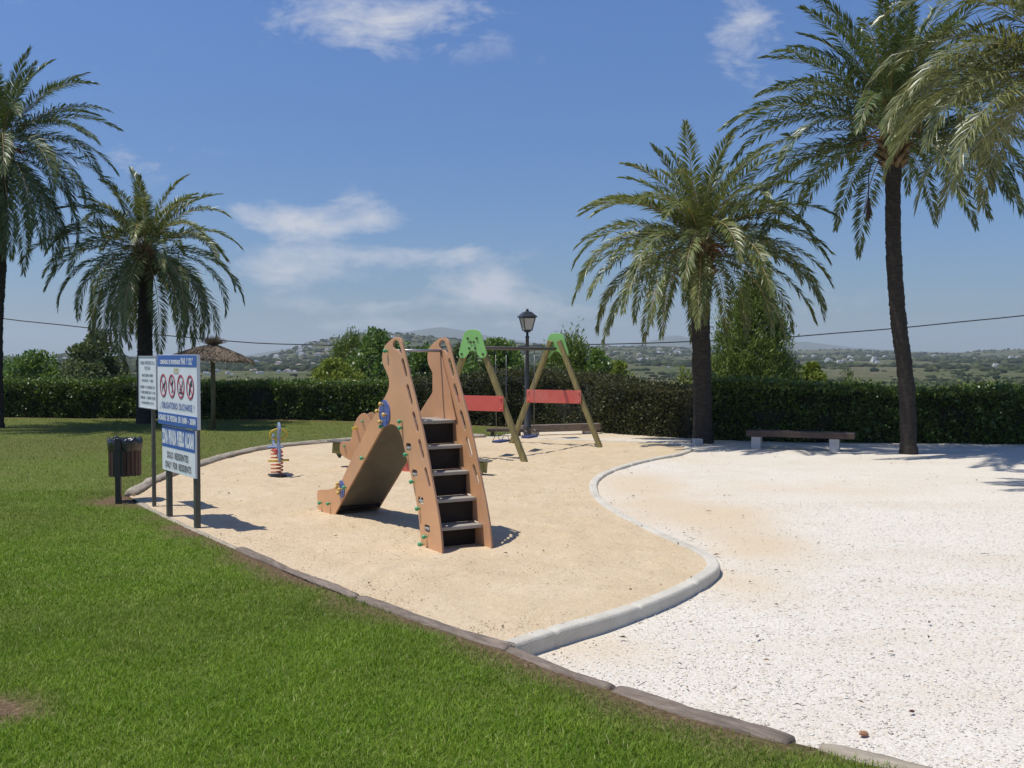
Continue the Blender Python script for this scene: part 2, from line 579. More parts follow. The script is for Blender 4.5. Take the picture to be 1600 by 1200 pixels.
def grass_blade_mat():
    m, t, out = newmat('grass_blade')
    at = t.n('ShaderNodeAttribute')
    at.attribute_name = 'rnd'
    dr = t.n('ShaderNodeAttribute')
    dr.attribute_name = 'dry'
    c1 = t.ramp(at.outputs['Fac'], [(0.0, (0.082, 0.155, 0.008)), (0.45, (0.168, 0.29, 0.018)), (0.85, (0.28, 0.40, 0.036)), (0.95, (0.36, 0.41, 0.11)), (1.0, (0.50, 0.45, 0.22))])
    c2 = t.ramp(at.outputs['Fac'], [(0.0, (0.10, 0.125, 0.026)), (0.5, (0.175, 0.20, 0.05)), (1.0, (0.32, 0.28, 0.11))])
    c = t.mix(dr.outputs['Fac'], c1, c2)
    p = t.n('ShaderNodeBsdfPrincipled')
    p.inputs['Roughness'].default_value = 0.5
    p.inputs['Specular IOR Level'].default_value = 0.2
    t.l(c, p.inputs['Base Color'])
    tr = t.n('ShaderNodeBsdfTranslucent')
    t.l(t.mix(0.4, c, (0.22, 0.36, 0.02)), tr.inputs['Color'])
    mx = t.n('ShaderNodeMixShader')
    mx.inputs[0].default_value = 0.3
    t.l(p.outputs[0], mx.inputs[1])
    t.l(tr.outputs[0], mx.inputs[2])
    t.l(mx.outputs[0], out.inputs[0])
    return m


def lawn_mat():
    m, t, out = newmat('lawn_ground')
    geo = t.n('ShaderNodeNewGeometry')
    so = t.n('ShaderNodeAttribute')
    so.attribute_name = 'soil'
    dr = t.n('ShaderNodeAttribute')
    dr.attribute_name = 'dry'
    n1 = t.noise(26, 6, 0.7, geo.outputs['Position'])
    n2 = t.noise(1.3, 5, 0.6, geo.outputs['Position'])
    c = t.ramp(n1.outputs[0], [(0.3, (0.065, 0.10, 0.018)), (0.5, (0.115, 0.17, 0.028)), (0.72, (0.19, 0.23, 0.05))])
    cd = t.ramp(n1.outputs[0], [(0.3, (0.075, 0.09, 0.022)), (0.55, (0.125, 0.14, 0.036)), (0.75, (0.21, 0.195, 0.075))])
    c = t.mix(dr.outputs['Fac'], c, cd)
    c = t.mix(t.ramp(n2.outputs[0], [(0.45, (0, 0, 0)), (0.75, (0.35, 0.35, 0.35))]), c, (0.15, 0.15, 0.045))
    soil = t.ramp(n1.outputs[0], [(0.3, (0.085, 0.055, 0.032)), (0.55, (0.17, 0.112, 0.066)), (0.8, (0.42, 0.33, 0.22))])
    c = t.mix(so.outputs['Fac'], c, soil)
    p = t.n('ShaderNodeBsdfPrincipled')
    p.inputs['Roughness'].default_value = 0.95
    p.inputs['Specular IOR Level'].default_value = 0.1
    t.l(c, p.inputs['Base Color'])
    b = t.n('ShaderNodeBump')
    b.inputs['Strength'].default_value = 0.9
    b.inputs['Distance'].default_value = 0.03
    t.l(n1.outputs[0], b.inputs['Height'])
    t.l(b.outputs[0], p.inputs['Normal'])
    t.l(p.outputs[0], out.inputs[0])
    return m


def sand_mat():
    m, t, out = newmat('sand')
    geo = t.n('ShaderNodeNewGeometry')
    P = geo.outputs['Position']
    n1 = t.noise(0.9, 6, 0.65, P)
    n2 = t.noise(55, 5, 0.75, P)
    n3 = t.noise(9, 5, 0.6, P)
    c = t.ramp(n1.outputs[0], [(0.3, (0.53, 0.41, 0.26)), (0.52, (0.57, 0.45, 0.295)), (0.75, (0.615, 0.50, 0.35))])
    n4 = t.noise(24, 4, 0.8, P)
    n5 = t.noise(4.5, 6, 0.7, P, 0.6)
    c = t.mix(t.ramp(n2.outputs[0], [(0.32, (0.75,) * 3), (0.48, (0, 0, 0))]), c, (0.38, 0.26, 0.14))
    c = t.mix(t.ramp(n2.outputs[0], [(0.56, (0, 0, 0)), (0.68, (0.8,) * 3)]), c, (0.80, 0.70, 0.54))
    c = t.mix(t.ramp(n4.outputs[0], [(0.28, (0.5,) * 3), (0.40, (0, 0, 0))]), c, (0.42, 0.30, 0.18))
    c = t.mix(t.ramp(n4.outputs[0], [(0.60, (0, 0, 0)), (0.72, (0.6,) * 3)]), c, (0.74, 0.63, 0.46))
    c = t.mix(t.ramp(n3.outputs[0], [(0.55, (0, 0, 0)), (0.8, (0.3,) * 3)]), c, (0.45, 0.32, 0.19))
    c = t.mix(t.ramp(n5.outputs[0], [(0.50, (0, 0, 0)), (0.72, (0.4,) * 3)]), c, (0.66, 0.54, 0.38))
    p = t.n('ShaderNodeBsdfPrincipled')
    p.inputs['Roughness'].default_value = 0.95
    p.inputs['Specular IOR Level'].default_value = 0.15
    t.l(c, p.inputs['Base Color'])
    b1 = t.n('ShaderNodeBump')
    b1.inputs['Strength'].default_value = 0.8
    b1.inputs['Distance'].default_value = 0.03
    t.l(n3.outputs[0], b1.inputs['Height'])
    b2 = t.n('ShaderNodeBump')
    b2.inputs['Strength'].default_value = 0.5
    b2.inputs['Distance'].default_value = 0.008
    t.l(n2.outputs[0], b2.inputs['Height'])
    t.l(b1.outputs[0], b2.inputs['Normal'])
    t.l(b2.outputs[0], p.inputs['Normal'])
    t.l(p.outputs[0], out.inputs[0])
    return m


def gravel_mat():
    m, t, out = newmat('white_gravel')
    geo = t.n('ShaderNodeNewGeometry')
    P = geo.outputs['Position']
    sa = t.n('ShaderNodeAttribute')
    sa.attribute_name = 'sandy'
    vo = t.n('ShaderNodeTexVoronoi')
    vo.inputs['Scale'].default_value = 62
    t.l(P, vo.inputs['Vector'])
    n1 = t.noise(0.55, 6, 0.65, P)
    n2 = t.noise(40, 5, 0.7, P)
    hs = t.n('ShaderNodeSeparateColor')
    t.l(vo.outputs['Color'], hs.inputs[0])
    c = t.ramp(hs.outputs[0], [(0.0, (0.53, 0.465, 0.37)), (0.12, (0.61, 0.555, 0.46)), (0.45, (0.67, 0.62, 0.53)), (0.8, (0.74, 0.70, 0.63)), (1.0, (0.66, 0.54, 0.41))])
    c = t.mix(t.ramp(n1.outputs[0], [(0.4, (0, 0, 0)), (0.7, (0.4,) * 3)]), c, (0.72, 0.68, 0.60))
    n6 = t.noise(0.28, 7, 0.7, t.mapping(P, (1.0, 2.2, 1.0), (5, 3, 0)))
    c = t.mix(t.ramp(n6.outputs[0], [(0.48, (0, 0, 0)), (0.66, (0.5,) * 3)]), c, (0.60, 0.515, 0.395))
    gap = t.ramp(vo.outputs['Distance'], [(0.0, (0, 0, 0)), (0.55, (0, 0, 0)), (0.9, (0.26,) * 3)])
    c = t.mix(gap, c, (0.33, 0.28, 0.21))
    c = t.mix(t.math('MULTIPLY', sa.outputs['Fac'], t.ramp(n2.outputs[0], [(0.3, (0.95,) * 3), (0.75, (0.45,) * 3)])), c, (0.60, 0.47, 0.30))
    p = t.n('ShaderNodeBsdfPrincipled')
    p.inputs['Roughness'].default_value = 0.9
    p.inputs['Specular IOR Level'].default_value = 0.2
    t.l(c, p.inputs['Base Color'])
    b = t.n('ShaderNodeBump')
    b.inputs['Strength'].default_value = 0.5
    b.inputs['Distance'].default_value = 0.012
    b.invert = True
    t.l(t.math('ADD', vo.outputs['Distance'], t.math('MULTIPLY', n2.outputs[0], -0.5)), b.inputs['Height'])
    t.l(b.outputs[0], p.inputs['Normal'])
    t.l(p.outputs[0], out.inputs[0])
    return m


def pebble_mat():
    return leafmat('pebbles', [(0.0, (0.50, 0.43, 0.34)), (0.12, (0.60, 0.54, 0.45)), (0.5, (0.71, 0.66, 0.575)), (0.85, (0.80, 0.765, 0.70)), (1.0, (0.7, 0.57, 0.43))], 0.0, 0.85, 0.25)


def terrain_mat():
    m, t, out = newmat('valley_terrain')
    geo = t.n('ShaderNodeNewGeometry')
    P = geo.outputs['Position']
    vo = t.n('ShaderNodeTexVoronoi')
    vo.inputs['Scale'].default_value = 0.012
    t.l(t.mapping(P, (0.75, 1.0, 0.0)), vo.inputs['Vector'])
    hs = t.n('ShaderNodeSeparateColor')
    t.l(vo.outputs['Color'], hs.inputs[0])
    fields = t.ramp(hs.outputs[0], [(0.0, (0.055, 0.066, 0.03)), (0.25, (0.105, 0.095, 0.055)), (0.5, (0.066, 0.085, 0.032)), (0.75, (0.135, 0.115, 0.075)), (1.0, (0.075, 0.08, 0.04))], 'CONSTANT')
    wv = t.n('ShaderNodeTexWave')
    wv.wave_type = 'BANDS'
    wv.bands_direction = 'Y'
    wv.inputs['Scale'].default_value = 0.028
    wv.inputs['Distortion'].default_value = 6
    wv.inputs['Detail'].default_value = 3
    t.l(P, wv.inputs['Vector'])
    n1 = t.noise(0.02, 8, 0.7, P)
    n2 = t.noise(0.12, 6, 0.7, P)
    c = t.mix(t.ramp(n1.outputs[0], [(0.42, (0, 0, 0)), (0.58, (1, 1, 1))]), fields, (0.075, 0.09, 0.042))
    c = t.mix(t.ramp(wv.outputs['Color'], [(0.86, (0, 0, 0)), (0.97, (0.5,) * 3)]), c, (0.36, 0.32, 0.24))
    c = t.mix(t.ramp(n2.outputs[0], [(0.48, (0, 0, 0)), (0.62, (0.85,) * 3)]), c, (0.045, 0.062, 0.028))
    p = t.n('ShaderNodeBsdfPrincipled')
    p.inputs['Roughness'].default_value = 1.0
    p.inputs['Specular IOR Level'].default_value = 0.0
    t.l(c, p.inputs['Base Color'])
    t.l(p.outputs[0], out.inputs[0])
    return m


# ------------------------------------------------------------------ region outlines (metres)
KERB = catmull([(-0.62, 24.77), (0.76, 24.39), (2.07, 23.75), (3.2, 23.3), (3.72, 22.75), (3.78, 22.0), (3.72, 21.44), (3.3, 20.5), (2.4, 19.12), (1.64, 17.44), (1.32, 16.2), (1.2, 14.98), (1.22, 13.87), (1.38, 12.6), (1.68, 11.18), (1.88, 10.38), (1.93, 9.92), (1.87, 9.5), (1.64, 9.02), (1.27, 8.44), (0.79, 7.85), (0.33, 7.39), (-0.01, 6.99)], False, 5)
FRONT = [(-5.38, 14.35), (-5.09, 13.87), (-4.13, 12.4), (-2.81, 10.51), (-1.91, 9.23), (-1.26, 8.37), (-0.79, 7.81), (-0.37, 7.31), (-0.02, 6.93), (0.29, 6.48), (0.62, 6.1), (1.0, 5.66), (1.32, 5.37), (1.56, 5.19), (1.88, 4.95), (2.1, 4.74), (3.2, 3.8), (6.0, 2.0)]
BACK = [(-5.38, 14.45), (-5.6, 15.96), (-5.64, 17.94), (-5.56, 19.71), (-5.37, 21.15), (-4.97, 22.2), (-4.32, 23.1), (-3.6, 23.85), (-2.4, 24.5), (-0.62, 24.77)]
HEDGE = [(-24, 33.6), (-16.5, 32.9), (-9.5, 32.0), (-4.9, 31.2), (-1.87, 29.9), (0.89, 28.1), (2.3, 26.6), (3.4, 25.3), (4.6, 24.3), (6.43, 23.6), (8.7, 23.3), (11.52, 23.05), (15.5, 22.8), (22, 22.4)]
i_end = 8
SAND_POLY = [tuple(p) for p in FRONT[:9]] + [tuple(p) for p in reversed(KERB)] + [tuple(p) for p in reversed(BACK)][1:-1]
GRAV_POLY = [tuple(p) for p in FRONT[8:]] + [(14, 1.0), (24, 4), (24, 22.9), (15.5, 23.4), (8.7, 23.8), (4.6, 24.8), (2.3, 27.0), (0.9, 28.5), (0.35, 27.2), (-0.3, 25.6), (-0.62, 24.77)] + [tuple(p) for p in KERB[1:]]


def in_poly(P, poly):
    x, y = P[:, 0], P[:, 1]
    q = np.array(poly)
    inside = np.zeros(len(P), bool)
    j = len(q) - 1
    for i in range(len(q)):
        xi, yi, xj, yj = q[i, 0], q[i, 1], q[j, 0], q[j, 1]
        c = ((yi > y) != (yj > y)) & (x < (xj - xi) * (y - yi) / (yj - yi + 1e-12) + xi)
        inside ^= c
        j = i
    return inside


def near_line(P, line, closed=False):
    """distance to a polyline and the nearest point on it"""
    q = np.array(line)
    n = len(q) if closed else len(q) - 1
    best = np.full(len(P), 1e9)
    pt = np.zeros((len(P), 2))
    for i in range(n):
        a, b = q[i], q[(i + 1) % len(q)]
        ab = b - a
        t = np.clip(((P - a) @ ab) / (ab @ ab + 1e-12), 0, 1)
        pr = a + t[:, None] * ab
        d = np.hypot(P[:, 0] - pr[:, 0], P[:, 1] - pr[:, 1])
        k = d < best
        best[k] = d[k]
        pt[k] = pr[k]
    return best, pt


def vnoise(P, scale, seed=0, octaves=3):
    """smooth value noise, vectorised"""
    tot = np.zeros(len(P))
    amp, s = 1.0, scale
    norm = 0
    for o in range(octaves):
        X = P[:, 0] * s + 37.1 * (seed + o)
        Y = P[:, 1] * s + 11.7 * (seed + o)
        xi, yi = np.floor(X), np.floor(Y)
        fx, fy = X - xi, Y - yi
        fx, fy = fx * fx * (3 - 2 * fx), fy * fy * (3 - 2 * fy)

        def h(a, b):
            v = np.sin(a * 127.1 + b * 311.7 + seed * 17.3 + o * 5.1) * 43758.5453
            return v - np.floor(v)
        v = (h(xi, yi) * (1 - fx) + h(xi + 1, yi) * fx) * (1 - fy) + (h(xi, yi + 1) * (1 - fx) + h(xi + 1, yi + 1) * fx) * fy
        tot += v * amp
        norm += amp
        amp *= 0.5
        s *= 2.03
    return tot / norm


def grid_region(poly, cell, bbox):
    xs = np.arange(bbox[0], bbox[2] + cell, cell)
    ys = np.arange(bbox[1], bbox[3] + cell, cell)
    X, Y = np.meshgrid(xs, ys)
    P = np.stack([X.ravel(), Y.ravel()], 1)
    ins = in_poly(P, poly)
    nx, ny = len(xs), len(ys)
    I = np.arange(nx * ny).reshape(ny, nx)
    F = np.stack([I[:-1, :-1], I[:-1, 1:], I[1:, 1:], I[1:, :-1]], -1).reshape(-1, 4)
    keep = ins[F].sum(1) > 0
    F = F[keep]
    used = np.unique(F)
    out = used[~ins[used]]
    d, pt = near_line(P[out], poly, True)
    P[out] = pt
    remap_ = np.full(nx * ny, -1)
    remap_[used] = np.arange(len(used))
    return P[used], remap_[F]


def gravel_z(P):
    return -0.012 - 0.08 * np.clip((13.5 - P[:, 1]) / 5.5, 0, 1)


# ------------------------------------------------------------------ ground sheets
def soil_dry(P):
    dl, _ = near_line(P, FRONT)
    nz_ = vnoise(P, 1.6, 3)
    wob = 0.34 + 0.6 * (nz_ - 0.5)
    soil = np.clip(1.25 - dl / np.maximum(wob, 0.08), 0, 1)
    soil = soil * np.clip((P[:, 1] - 4.0) / 1.5, 0.25, 1)
    along = vnoise(P, 0.8, 8)
    soil *= np.clip((along - 0.22) * 4, 0.25, 1)
    db = np.hypot((P[:, 0] + 5.25) / 0.55, (P[:, 1] - 13.95) / 0.45)
    soil = np.maximum(soil, np.clip(1.6 - db * 1.1 + (nz_ - 0.5), 0, 1))
    dc = np.hypot((P[:, 0] + 3.0) / 0.42, (P[:, 1] - 5.75) / 0.3)
    soil = np.maximum(soil, np.clip(1.7 - dc * 1.2 + (nz_ - 0.5) * 1.6, 0, 1))
    dh, _ = near_line(P, HEDGE)
    soil = np.maximum(soil, np.clip(0.9 - dh / 0.7, 0, 1))
    dry = np.clip((P[:, 1] - 11) / 14, 0, 0.8) + (vnoise(P, 0.45, 5) - 0.5) * 0.9 + (vnoise(P, 2.1, 55) - 0.5) * 0.5 + 0.12
    d2, _ = near_line(P, BACK)
    dry += np.clip(0.7 - d2 / 1.4, 0, 0.6)
    return soil, np.clip(dry, 0, 1)


def lawn_z(P):
    z = (vnoise(P, 0.35, 2) - 0.5) * 0.05 + (vnoise(P, 2.2, 6) - 0.5) * 0.012
    d1, _ = near_line(P, SAND_POLY, True)
    d2, _ = near_line(P, GRAV_POLY, True)
    ins = in_poly(P, SAND_POLY) | in_poly(P, GRAV_POLY)
    d = np.minimum(d1, d2)
    z = z * np.clip(d / 0.6, 0.15, 1)
    z = np.where(ins, -0.012 - np.clip((d - 0.05) * 5.0, 0, 0.25), z)
    z = np.where(in_poly(P, GRAV_POLY), -0.03 - np.clip(d2 * 9.0, 0, 0.25), z)
    return z


def build_lawn():
    xs = np.concatenate([np.arange(-26, -7, .2), np.arange(-7, 4.5, .06), np.arange(4.5, 26.1, .2)])
    ys = np.concatenate([np.arange(-6, 3.5, .25), np.arange(3.5, 15, .06), np.arange(15, 36, .14)])
    X, Y = np.meshgrid(xs, ys)
    P = np.stack([X.ravel(), Y.ravel()], 1)
    I = np.arange(len(P)).reshape(len(ys), len(xs))
    F = np.stack([I[:-1, :-1], I[:-1, 1:], I[1:, 1:], I[1:, :-1]], -1).reshape(-1, 4)
    d1, p1 = near_line(P, SAND_POLY, True)
    d2, p2 = near_line(P, GRAV_POLY, True)
    near1 = (d1 < 0.036) & (d1 <= d2) & (P[:, 1] < 15)
    near2 = (d2 < 0.036) & (d2 < d1) & (P[:, 1] < 15)
    z = lawn_z(P)
    P[near1] = p1[near1]
    P[near2] = p2[near2]
    z = np.where(near1 | near2, -0.012, z)
    d, _ = near_line(P, HEDGE)
    beyond = P[:, 1] > np.interp(P[:, 0], [h[0] for h in HEDGE], [h[1] for h in HEDGE]) + 0.8
    z = np.where(beyond, z - np.clip((d - 0.8) * 0.12, 0, 0.6), z)
    soil, dry = soil_dry(P)
    me = np_mesh('lawn', np.column_stack([P, z]), [F], {'soil': soil, 'dry': dry}, True)
    kind(link_mesh('lawn', me, lawn_mat()), 'structure')


build_lawn()


FOOT = []
_fr = random.Random(17)
for _k in range(46):  # wandering trails of footprints
    fx, fy, fh = _fr.uniform(-5, 2.5), _fr.uniform(7.5, 23), _fr.uniform(0, 6.28)
    for _j in range(_fr.randint(5, 14)):
        sd = 0.09 * (1 if _j % 2 else -1)
        FOOT.append((fx - math.sin(fh) * sd, fy + math.cos(fh) * sd, fh + _fr.uniform(-.2, .2), _fr.uniform(.6, 1.2)))
        fx += math.cos(fh) * 0.42
        fy += math.sin(fh) * 0.42
        fh += _fr.uniform(-.35, .35)


def sand_z(P):
    z = 0.012 + (vnoise(P, 0.5, 4) - 0.5) * 0.03 + (vnoise(P, 3.2, 9, 2) - 0.5) * 0.05 + (vnoise(P, 9, 12, 2) - 0.5) * 0.016
    for (fx, fy, fh, fs) in FOOT:
        k = np.nonzero((np.abs(P[:, 0] - fx) < .3) & (np.abs(P[:, 1] - fy) < .3))[0]
        if len(k) == 0:
            continue
        dx, dy = P[k, 0] - fx, P[k, 1] - fy
        a, b = dx * math.cos(fh) + dy * math.sin(fh), -dx * math.sin(fh) + dy * math.cos(fh)
        r2 = (a / .125) ** 2 + (b / .062) ** 2
        z[k] += fs * (-0.024 * np.exp(-r2 * r2) + 0.011 * np.exp(-((np.sqrt(r2) - 1.45) / .3) ** 2))
    for (cx, cy, ax, ay, dep) in [(-2.75, 13.1, .55, .5, .05), (-.23, 20.4, .5, .32, .045), (.36, 21.5, .5, .32, .045), (-.28, 10.1, .45, .3, .03), (-3.9, 16.95, .55, .5, .02)]:
        r2 = ((P[:, 0] - cx) / ax) ** 2 + ((P[:, 1] - cy) / ay) ** 2
        z -= dep * np.exp(-r2)
    return z


def build_sand():
    P, F = grid_region(SAND_POLY, 0.06, (-6, 6.5, 4.2, 25.2))
    z = sand_z(P)
    d, _ = near_line(P, SAND_POLY, True)
    z = 0.010 + (z - 0.010) * np.clip(d / 0.3, 0.1, 1)
    me = np_mesh('sand', np.column_stack([P, z]), [F], None, True)
    kind(link_mesh('sand', me, sand_mat()), 'structure')


def sandy(P):
    s = np.zeros(len(P))
    for (cx, cy, ax, ay, k) in [(2.4, 13.3, 1.3, 2.0, 0.95), (2.6, 11.0, 0.75, 1.3, 0.9), (1.9, 16.0, 0.9, 2.2, 0.9), (2.9, 20.2, 1.8, 1.6, 0.35), (1.5, 25.6, 2.8, 1.7, 0.85), (2.1, 9.2, 0.5, 0.9, 0.5), (0.6, 7.2, 0.6, 0.5, 0.55), (4.4, 15.5, 1.8, 1.3, 0.35)]:
        d = np.hypot((P[:, 0] - cx) / ax, (P[:, 1] - cy) / ay)
        s = np.maximum(s, np.clip(1.25 - d, 0, 1) * k)
    return np.clip(s * 1.2 + (vnoise(P, 1.1, 21) - 0.55) * 0.9 * np.clip(s * 3, 0, 1), 0, 1)


def build_gravel():
    P, F = grid_region(GRAV_POLY, 0.11, (-1, 0.6, 24.2, 28.8))
    z = gravel_z(P) + (vnoise(P, 0.6, 14) - 0.5) * 0.03 + (vnoise(P, 4, 15, 2) - 0.5) * 0.02
    me = np_mesh('gravel', np.column_stack([P, z]), [F], {'sandy': sandy(P)}, True)
    kind(link_mesh('gravel', me, gravel_mat()), 'structure')
    # loose stones lying on top, near the viewer
    N = 32000
    y = 3.6 + 10.5 * rng.random(N) ** 1.7
    x = -0.5 + (y * 0.56 + 0.8) * rng.random(N)
    Q = np.stack([x, y], 1)
    d, _ = near_line(Q, GRAV_POLY, True)
    keep = in_poly(Q, GRAV_POLY) & (d > 0.07) & (rng.random(N) > sandy(Q) * 0.85)
    Q = Q[keep]
    N = len(Q)
    zz = gravel_z(Q) + (vnoise(Q, 0.6, 14) - 0.5) * 0.03 + (vnoise(Q, 4, 15, 2) - 0.5) * 0.02
    base = np.array([[1, 0, 0], [0, 1, 0], [-1, 0, 0], [0, -1, 0], [0, 0, .8], [0, 0, -.8]], float)
    r = rng.uniform(0.0038, 0.0095, N) * (1 + 0.6 * (rng.random(N) > 0.93))
    V = base[None] * (1 + rng.uniform(-.3, .3, (N, 6, 1)))
    a = rng.uniform(0, 6.28, N)
    ca, sa_ = np.cos(a)[:, None], np.sin(a)[:, None]
    st = rng.uniform(0.7, 1.4, N)[:, None]
    X = (V[..., 0] * ca * st - V[..., 1] * sa_) * r[:, None] + Q[:, 0:1]
    Y = (V[..., 0] * sa_ * st + V[..., 1] * ca) * r[:, None] + Q[:, 1:2]
    Z = V[..., 2] * r[:, None] * 0.55 + zz[:, None] + r[:, None] * 0.2
    f = np.array([[0, 1, 4], [1, 2, 4], [2, 3, 4], [3, 0, 4], [1, 0, 5], [2, 1, 5], [3, 2, 5], [0, 3, 5]])
    F2 = (f[None] + (np.arange(N) * 6)[:, None, None]).reshape(-1, 3)
    rn = np.repeat(rng.random(N), 6)
    me = np_mesh('gravel_stones', np.stack([X, Y, Z], -1).reshape(-1, 3), [F2], {'rnd': rn})
    kind(link_mesh('gravel_stones', me, pebble_mat()), 'stuff')


def stones(Q, zz, r, name, mat):
    N = len(Q)
    base = np.array([[1, 0, 0], [0, 1, 0], [-1, 0, 0], [0, -1, 0], [0, 0, .8], [0, 0, -.8]], float)
    V = base[None] * (1 + rng.uniform(-.3, .3, (N, 6, 1))) * r[:, None, None]
    V[..., 2] *= .7
    V += np.column_stack([Q, zz + r * .25])[:, None]
    f = np.array([[0, 1, 4], [1, 2, 4], [2, 3, 4], [3, 0, 4], [1, 0, 5], [2, 1, 5], [3, 2, 5], [0, 3, 5]])
    F2 = (f[None] + (np.arange(N) * 6)[:, None, None]).reshape(-1, 3)
    me = np_mesh(name, V.reshape(-1, 3), [F2], {'rnd': np.repeat(rng.random(N), 6)})
    kind(link_mesh(name, me, mat), 'stuff')


def build_grit():
    N = 30000
    y = 6.9 + 11 * rng.random(N) ** 1.5
    x = -5.5 + 7.5 * rng.random(N)
    Q = np.stack([x, y], 1)
    d, _ = near_line(Q, FRONT)
    Q = Q[in_poly(Q, SAND_POLY) & (rng.random(N) < 0.35 + 0.65 * np.exp(-d / 0.8)) & (vnoise(Q, 0.9, 71) > 0.36)]
    stones(Q, sand_z(Q), rng.uniform(.0025, .0075, len(Q)), 'sand_grit', leafmat('grit', [(0.0, (0.3, 0.2, 0.11)), (0.35, (0.5, 0.37, 0.22)), (0.7, (0.66, 0.54, 0.37)), (1.0, (0.8, 0.74, 0.64))], 0.0, .9, .2))


build_sand()
build_gravel()
build_grit()


def build_grass():
    pts = []

    def zone(n, y0, y1, pw, left):
        y = y0 + (y1 - y0) * rng.random(n) ** pw
        x = -(y * 0.56 + 2.6) + rng.random(n) * (y * 0.56 + 2.6 + left)
        return np.stack([x, y], 1)
    Z = [(390000, 3.9, 8.2, 1.0, 2.4, 1.0), (210000, 8.2, 15.0, 1.15, -1.0, 1.25), (105000, 15, 33.5, 1.0, 3.0, 1.9)]
    VV, FF, RR, DD = [], [], [], []
    off = 0
    for (n, y0, y1, pw, left, sc) in Z:
        Q = zone(n, y0, y1, pw, left)
        d, _ = near_line(Q, FRONT)
        out = ~(in_poly(Q, SAND_POLY) | in_poly(Q, GRAV_POLY))
        soil, dry = soil_dry(Q)
        hy = np.interp(Q[:, 0], [h[0] for h in HEDGE], [h[1] for h in HEDGE])
        keep = out & (d > 0.05) & (rng.random(len(Q)) > soil * 1.05) & (Q[:, 1] < hy + 0.3)
        keep &= rng.random(len(Q)) < 0.35 + 1.0 * vnoise(Q, 6.5, 31)
        Q, dry, soil = Q[keep], dry[keep], soil[keep]
        n = len(Q)
        z = lawn_z(Q)
        h = rng.uniform(0.011, 0.036, n) * (0.65 + 0.8 * vnoise(Q, 1.7, 33)) * (1 if sc < 1.5 else 1.25)
        w = rng.uniform(0.0013, 0.003, n) * sc
        a = rng.uniform(0, 6.283, n)
        lean = rng.uniform(0.15, 1.7, n) * h
        la = a + rng.uniform(-0.9, 0.9, n) + 1.57
        dx, dy = np.cos(a) * w, np.sin(a) * w
        lx, ly = np.cos(la) * lean, np.sin(la) * lean
        V = np.empty((n, 5, 3))
        V[:, 0] = np.column_stack([Q[:, 0] - dx, Q[:, 1] - dy, z - 0.004])
        V[:, 1] = np.column_stack([Q[:, 0] + dx, Q[:, 1] + dy, z - 0.004])
        V[:, 2] = np.column_stack([Q[:, 0] + dx * .8 + lx * .35, Q[:, 1] + dy * .8 + ly * .35, z + h * 0.62])
        V[:, 3] = np.column_stack([Q[:, 0] - dx * .8 + lx * .35, Q[:, 1] - dy * .8 + ly * .35, z + h * 0.62])
        V[:, 4] = np.column_stack([Q[:, 0] + lx, Q[:, 1] + ly, z + h])
        I = np.arange(n) * 5 + off
        f3 = np.concatenate([np.column_stack([I, I + 1, I + 2]), np.column_stack([I, I + 2, I + 3]), np.column_stack([I + 3, I + 2, I + 4])])
        off += n * 5
        VV.append(V.reshape(-1, 3))
        FF.append(f3)
        rr = np.clip(0.75 * rng.random(n) + 0.45 * (vnoise(Q, 2.6, 41) - 0.35), 0, 0.93)
        rr = np.where(rng.random(n) > 0.965, rng.uniform(0.94, 1, n), rr)
        RR.append(np.repeat(rr, 5))
        DD.append(np.repeat(np.clip(dry + soil * 0.6, 0, 1), 5))
    me = np_mesh('lawn_grass', np.concatenate(VV), [np.concatenate(FF)], {'rnd': np.concatenate(RR), 'dry': np.concatenate(DD)})
    kind(link_mesh('lawn_grass', me, grass_blade_mat()), 'stuff')


build_grass()


# little twigs and leaf bits lying on sand and gravel
def build_litter():
    N = 2600
    y = 6 + 19 * rng.random(N) ** 1.2
    x = -6 + 18 * rng.random(N)
    Q = np.stack([x, y], 1)
    ins = in_poly(Q, SAND_POLY)
    ing = in_poly(Q, GRAV_POLY)
    dk, _ = near_line(Q, [tuple(p) for p in KERB] + FRONT[8:14])
    pr = np.where(ing, 0.16 + 0.7 * np.exp(-dk / 1.2), 0.22 + 0.3 * np.exp(-near_line(Q, FRONT)[0] / 0.8))
    keep = (ins | ing) & (rng.random(N) < pr) & (vnoise(Q, 1.3, 51) > 0.4)
    Q = Q[keep]
    N = len(Q)
    z = np.where(ins[keep], 0.03, gravel_z(Q) + 0.025)
    L = rng.uniform(0.01, 0.035, N) * (1 + 1.2 * (rng.random(N) > 0.92))
    w = rng.uniform(0.004, 0.011, N)
    a = rng.uniform(0, 6.28, N)
    c, s = np.cos(a), np.sin(a)
    V = np.empty((N, 4, 3))
    V[:, 0] = np.column_stack([Q[:, 0] - c * L, Q[:, 1] - s * L, z - .004])
    V[:, 1] = np.column_stack([Q[:, 0] + s * w, Q[:, 1] - c * w, z + .006])
    V[:, 2] = np.column_stack([Q[:, 0] + c * L, Q[:, 1] + s * L, z])
    V[:, 3] = np.column_stack([Q[:, 0] - s * w, Q[:, 1] + c * w, z + .010])
    F = np.arange(N * 4).reshape(-1, 4)
    me = np_mesh('dry_litter', V.reshape(-1, 3), [F], {'rnd': np.repeat(rng.random(N), 4)})
    kind(link_mesh('dry_litter', me, M['debris']), 'stuff')


build_litter()

# ------------------------------------------------------------------ valley terrain
px2u = lambda p: (np.asarray(p, float) - 800) / 1600


def prof(pts, D):
    u = px2u([p[0] for p in pts])
    z = np.array([CAM_H + (555 - p[1]) * D / 1600.0 for p in pts])
    return u, z


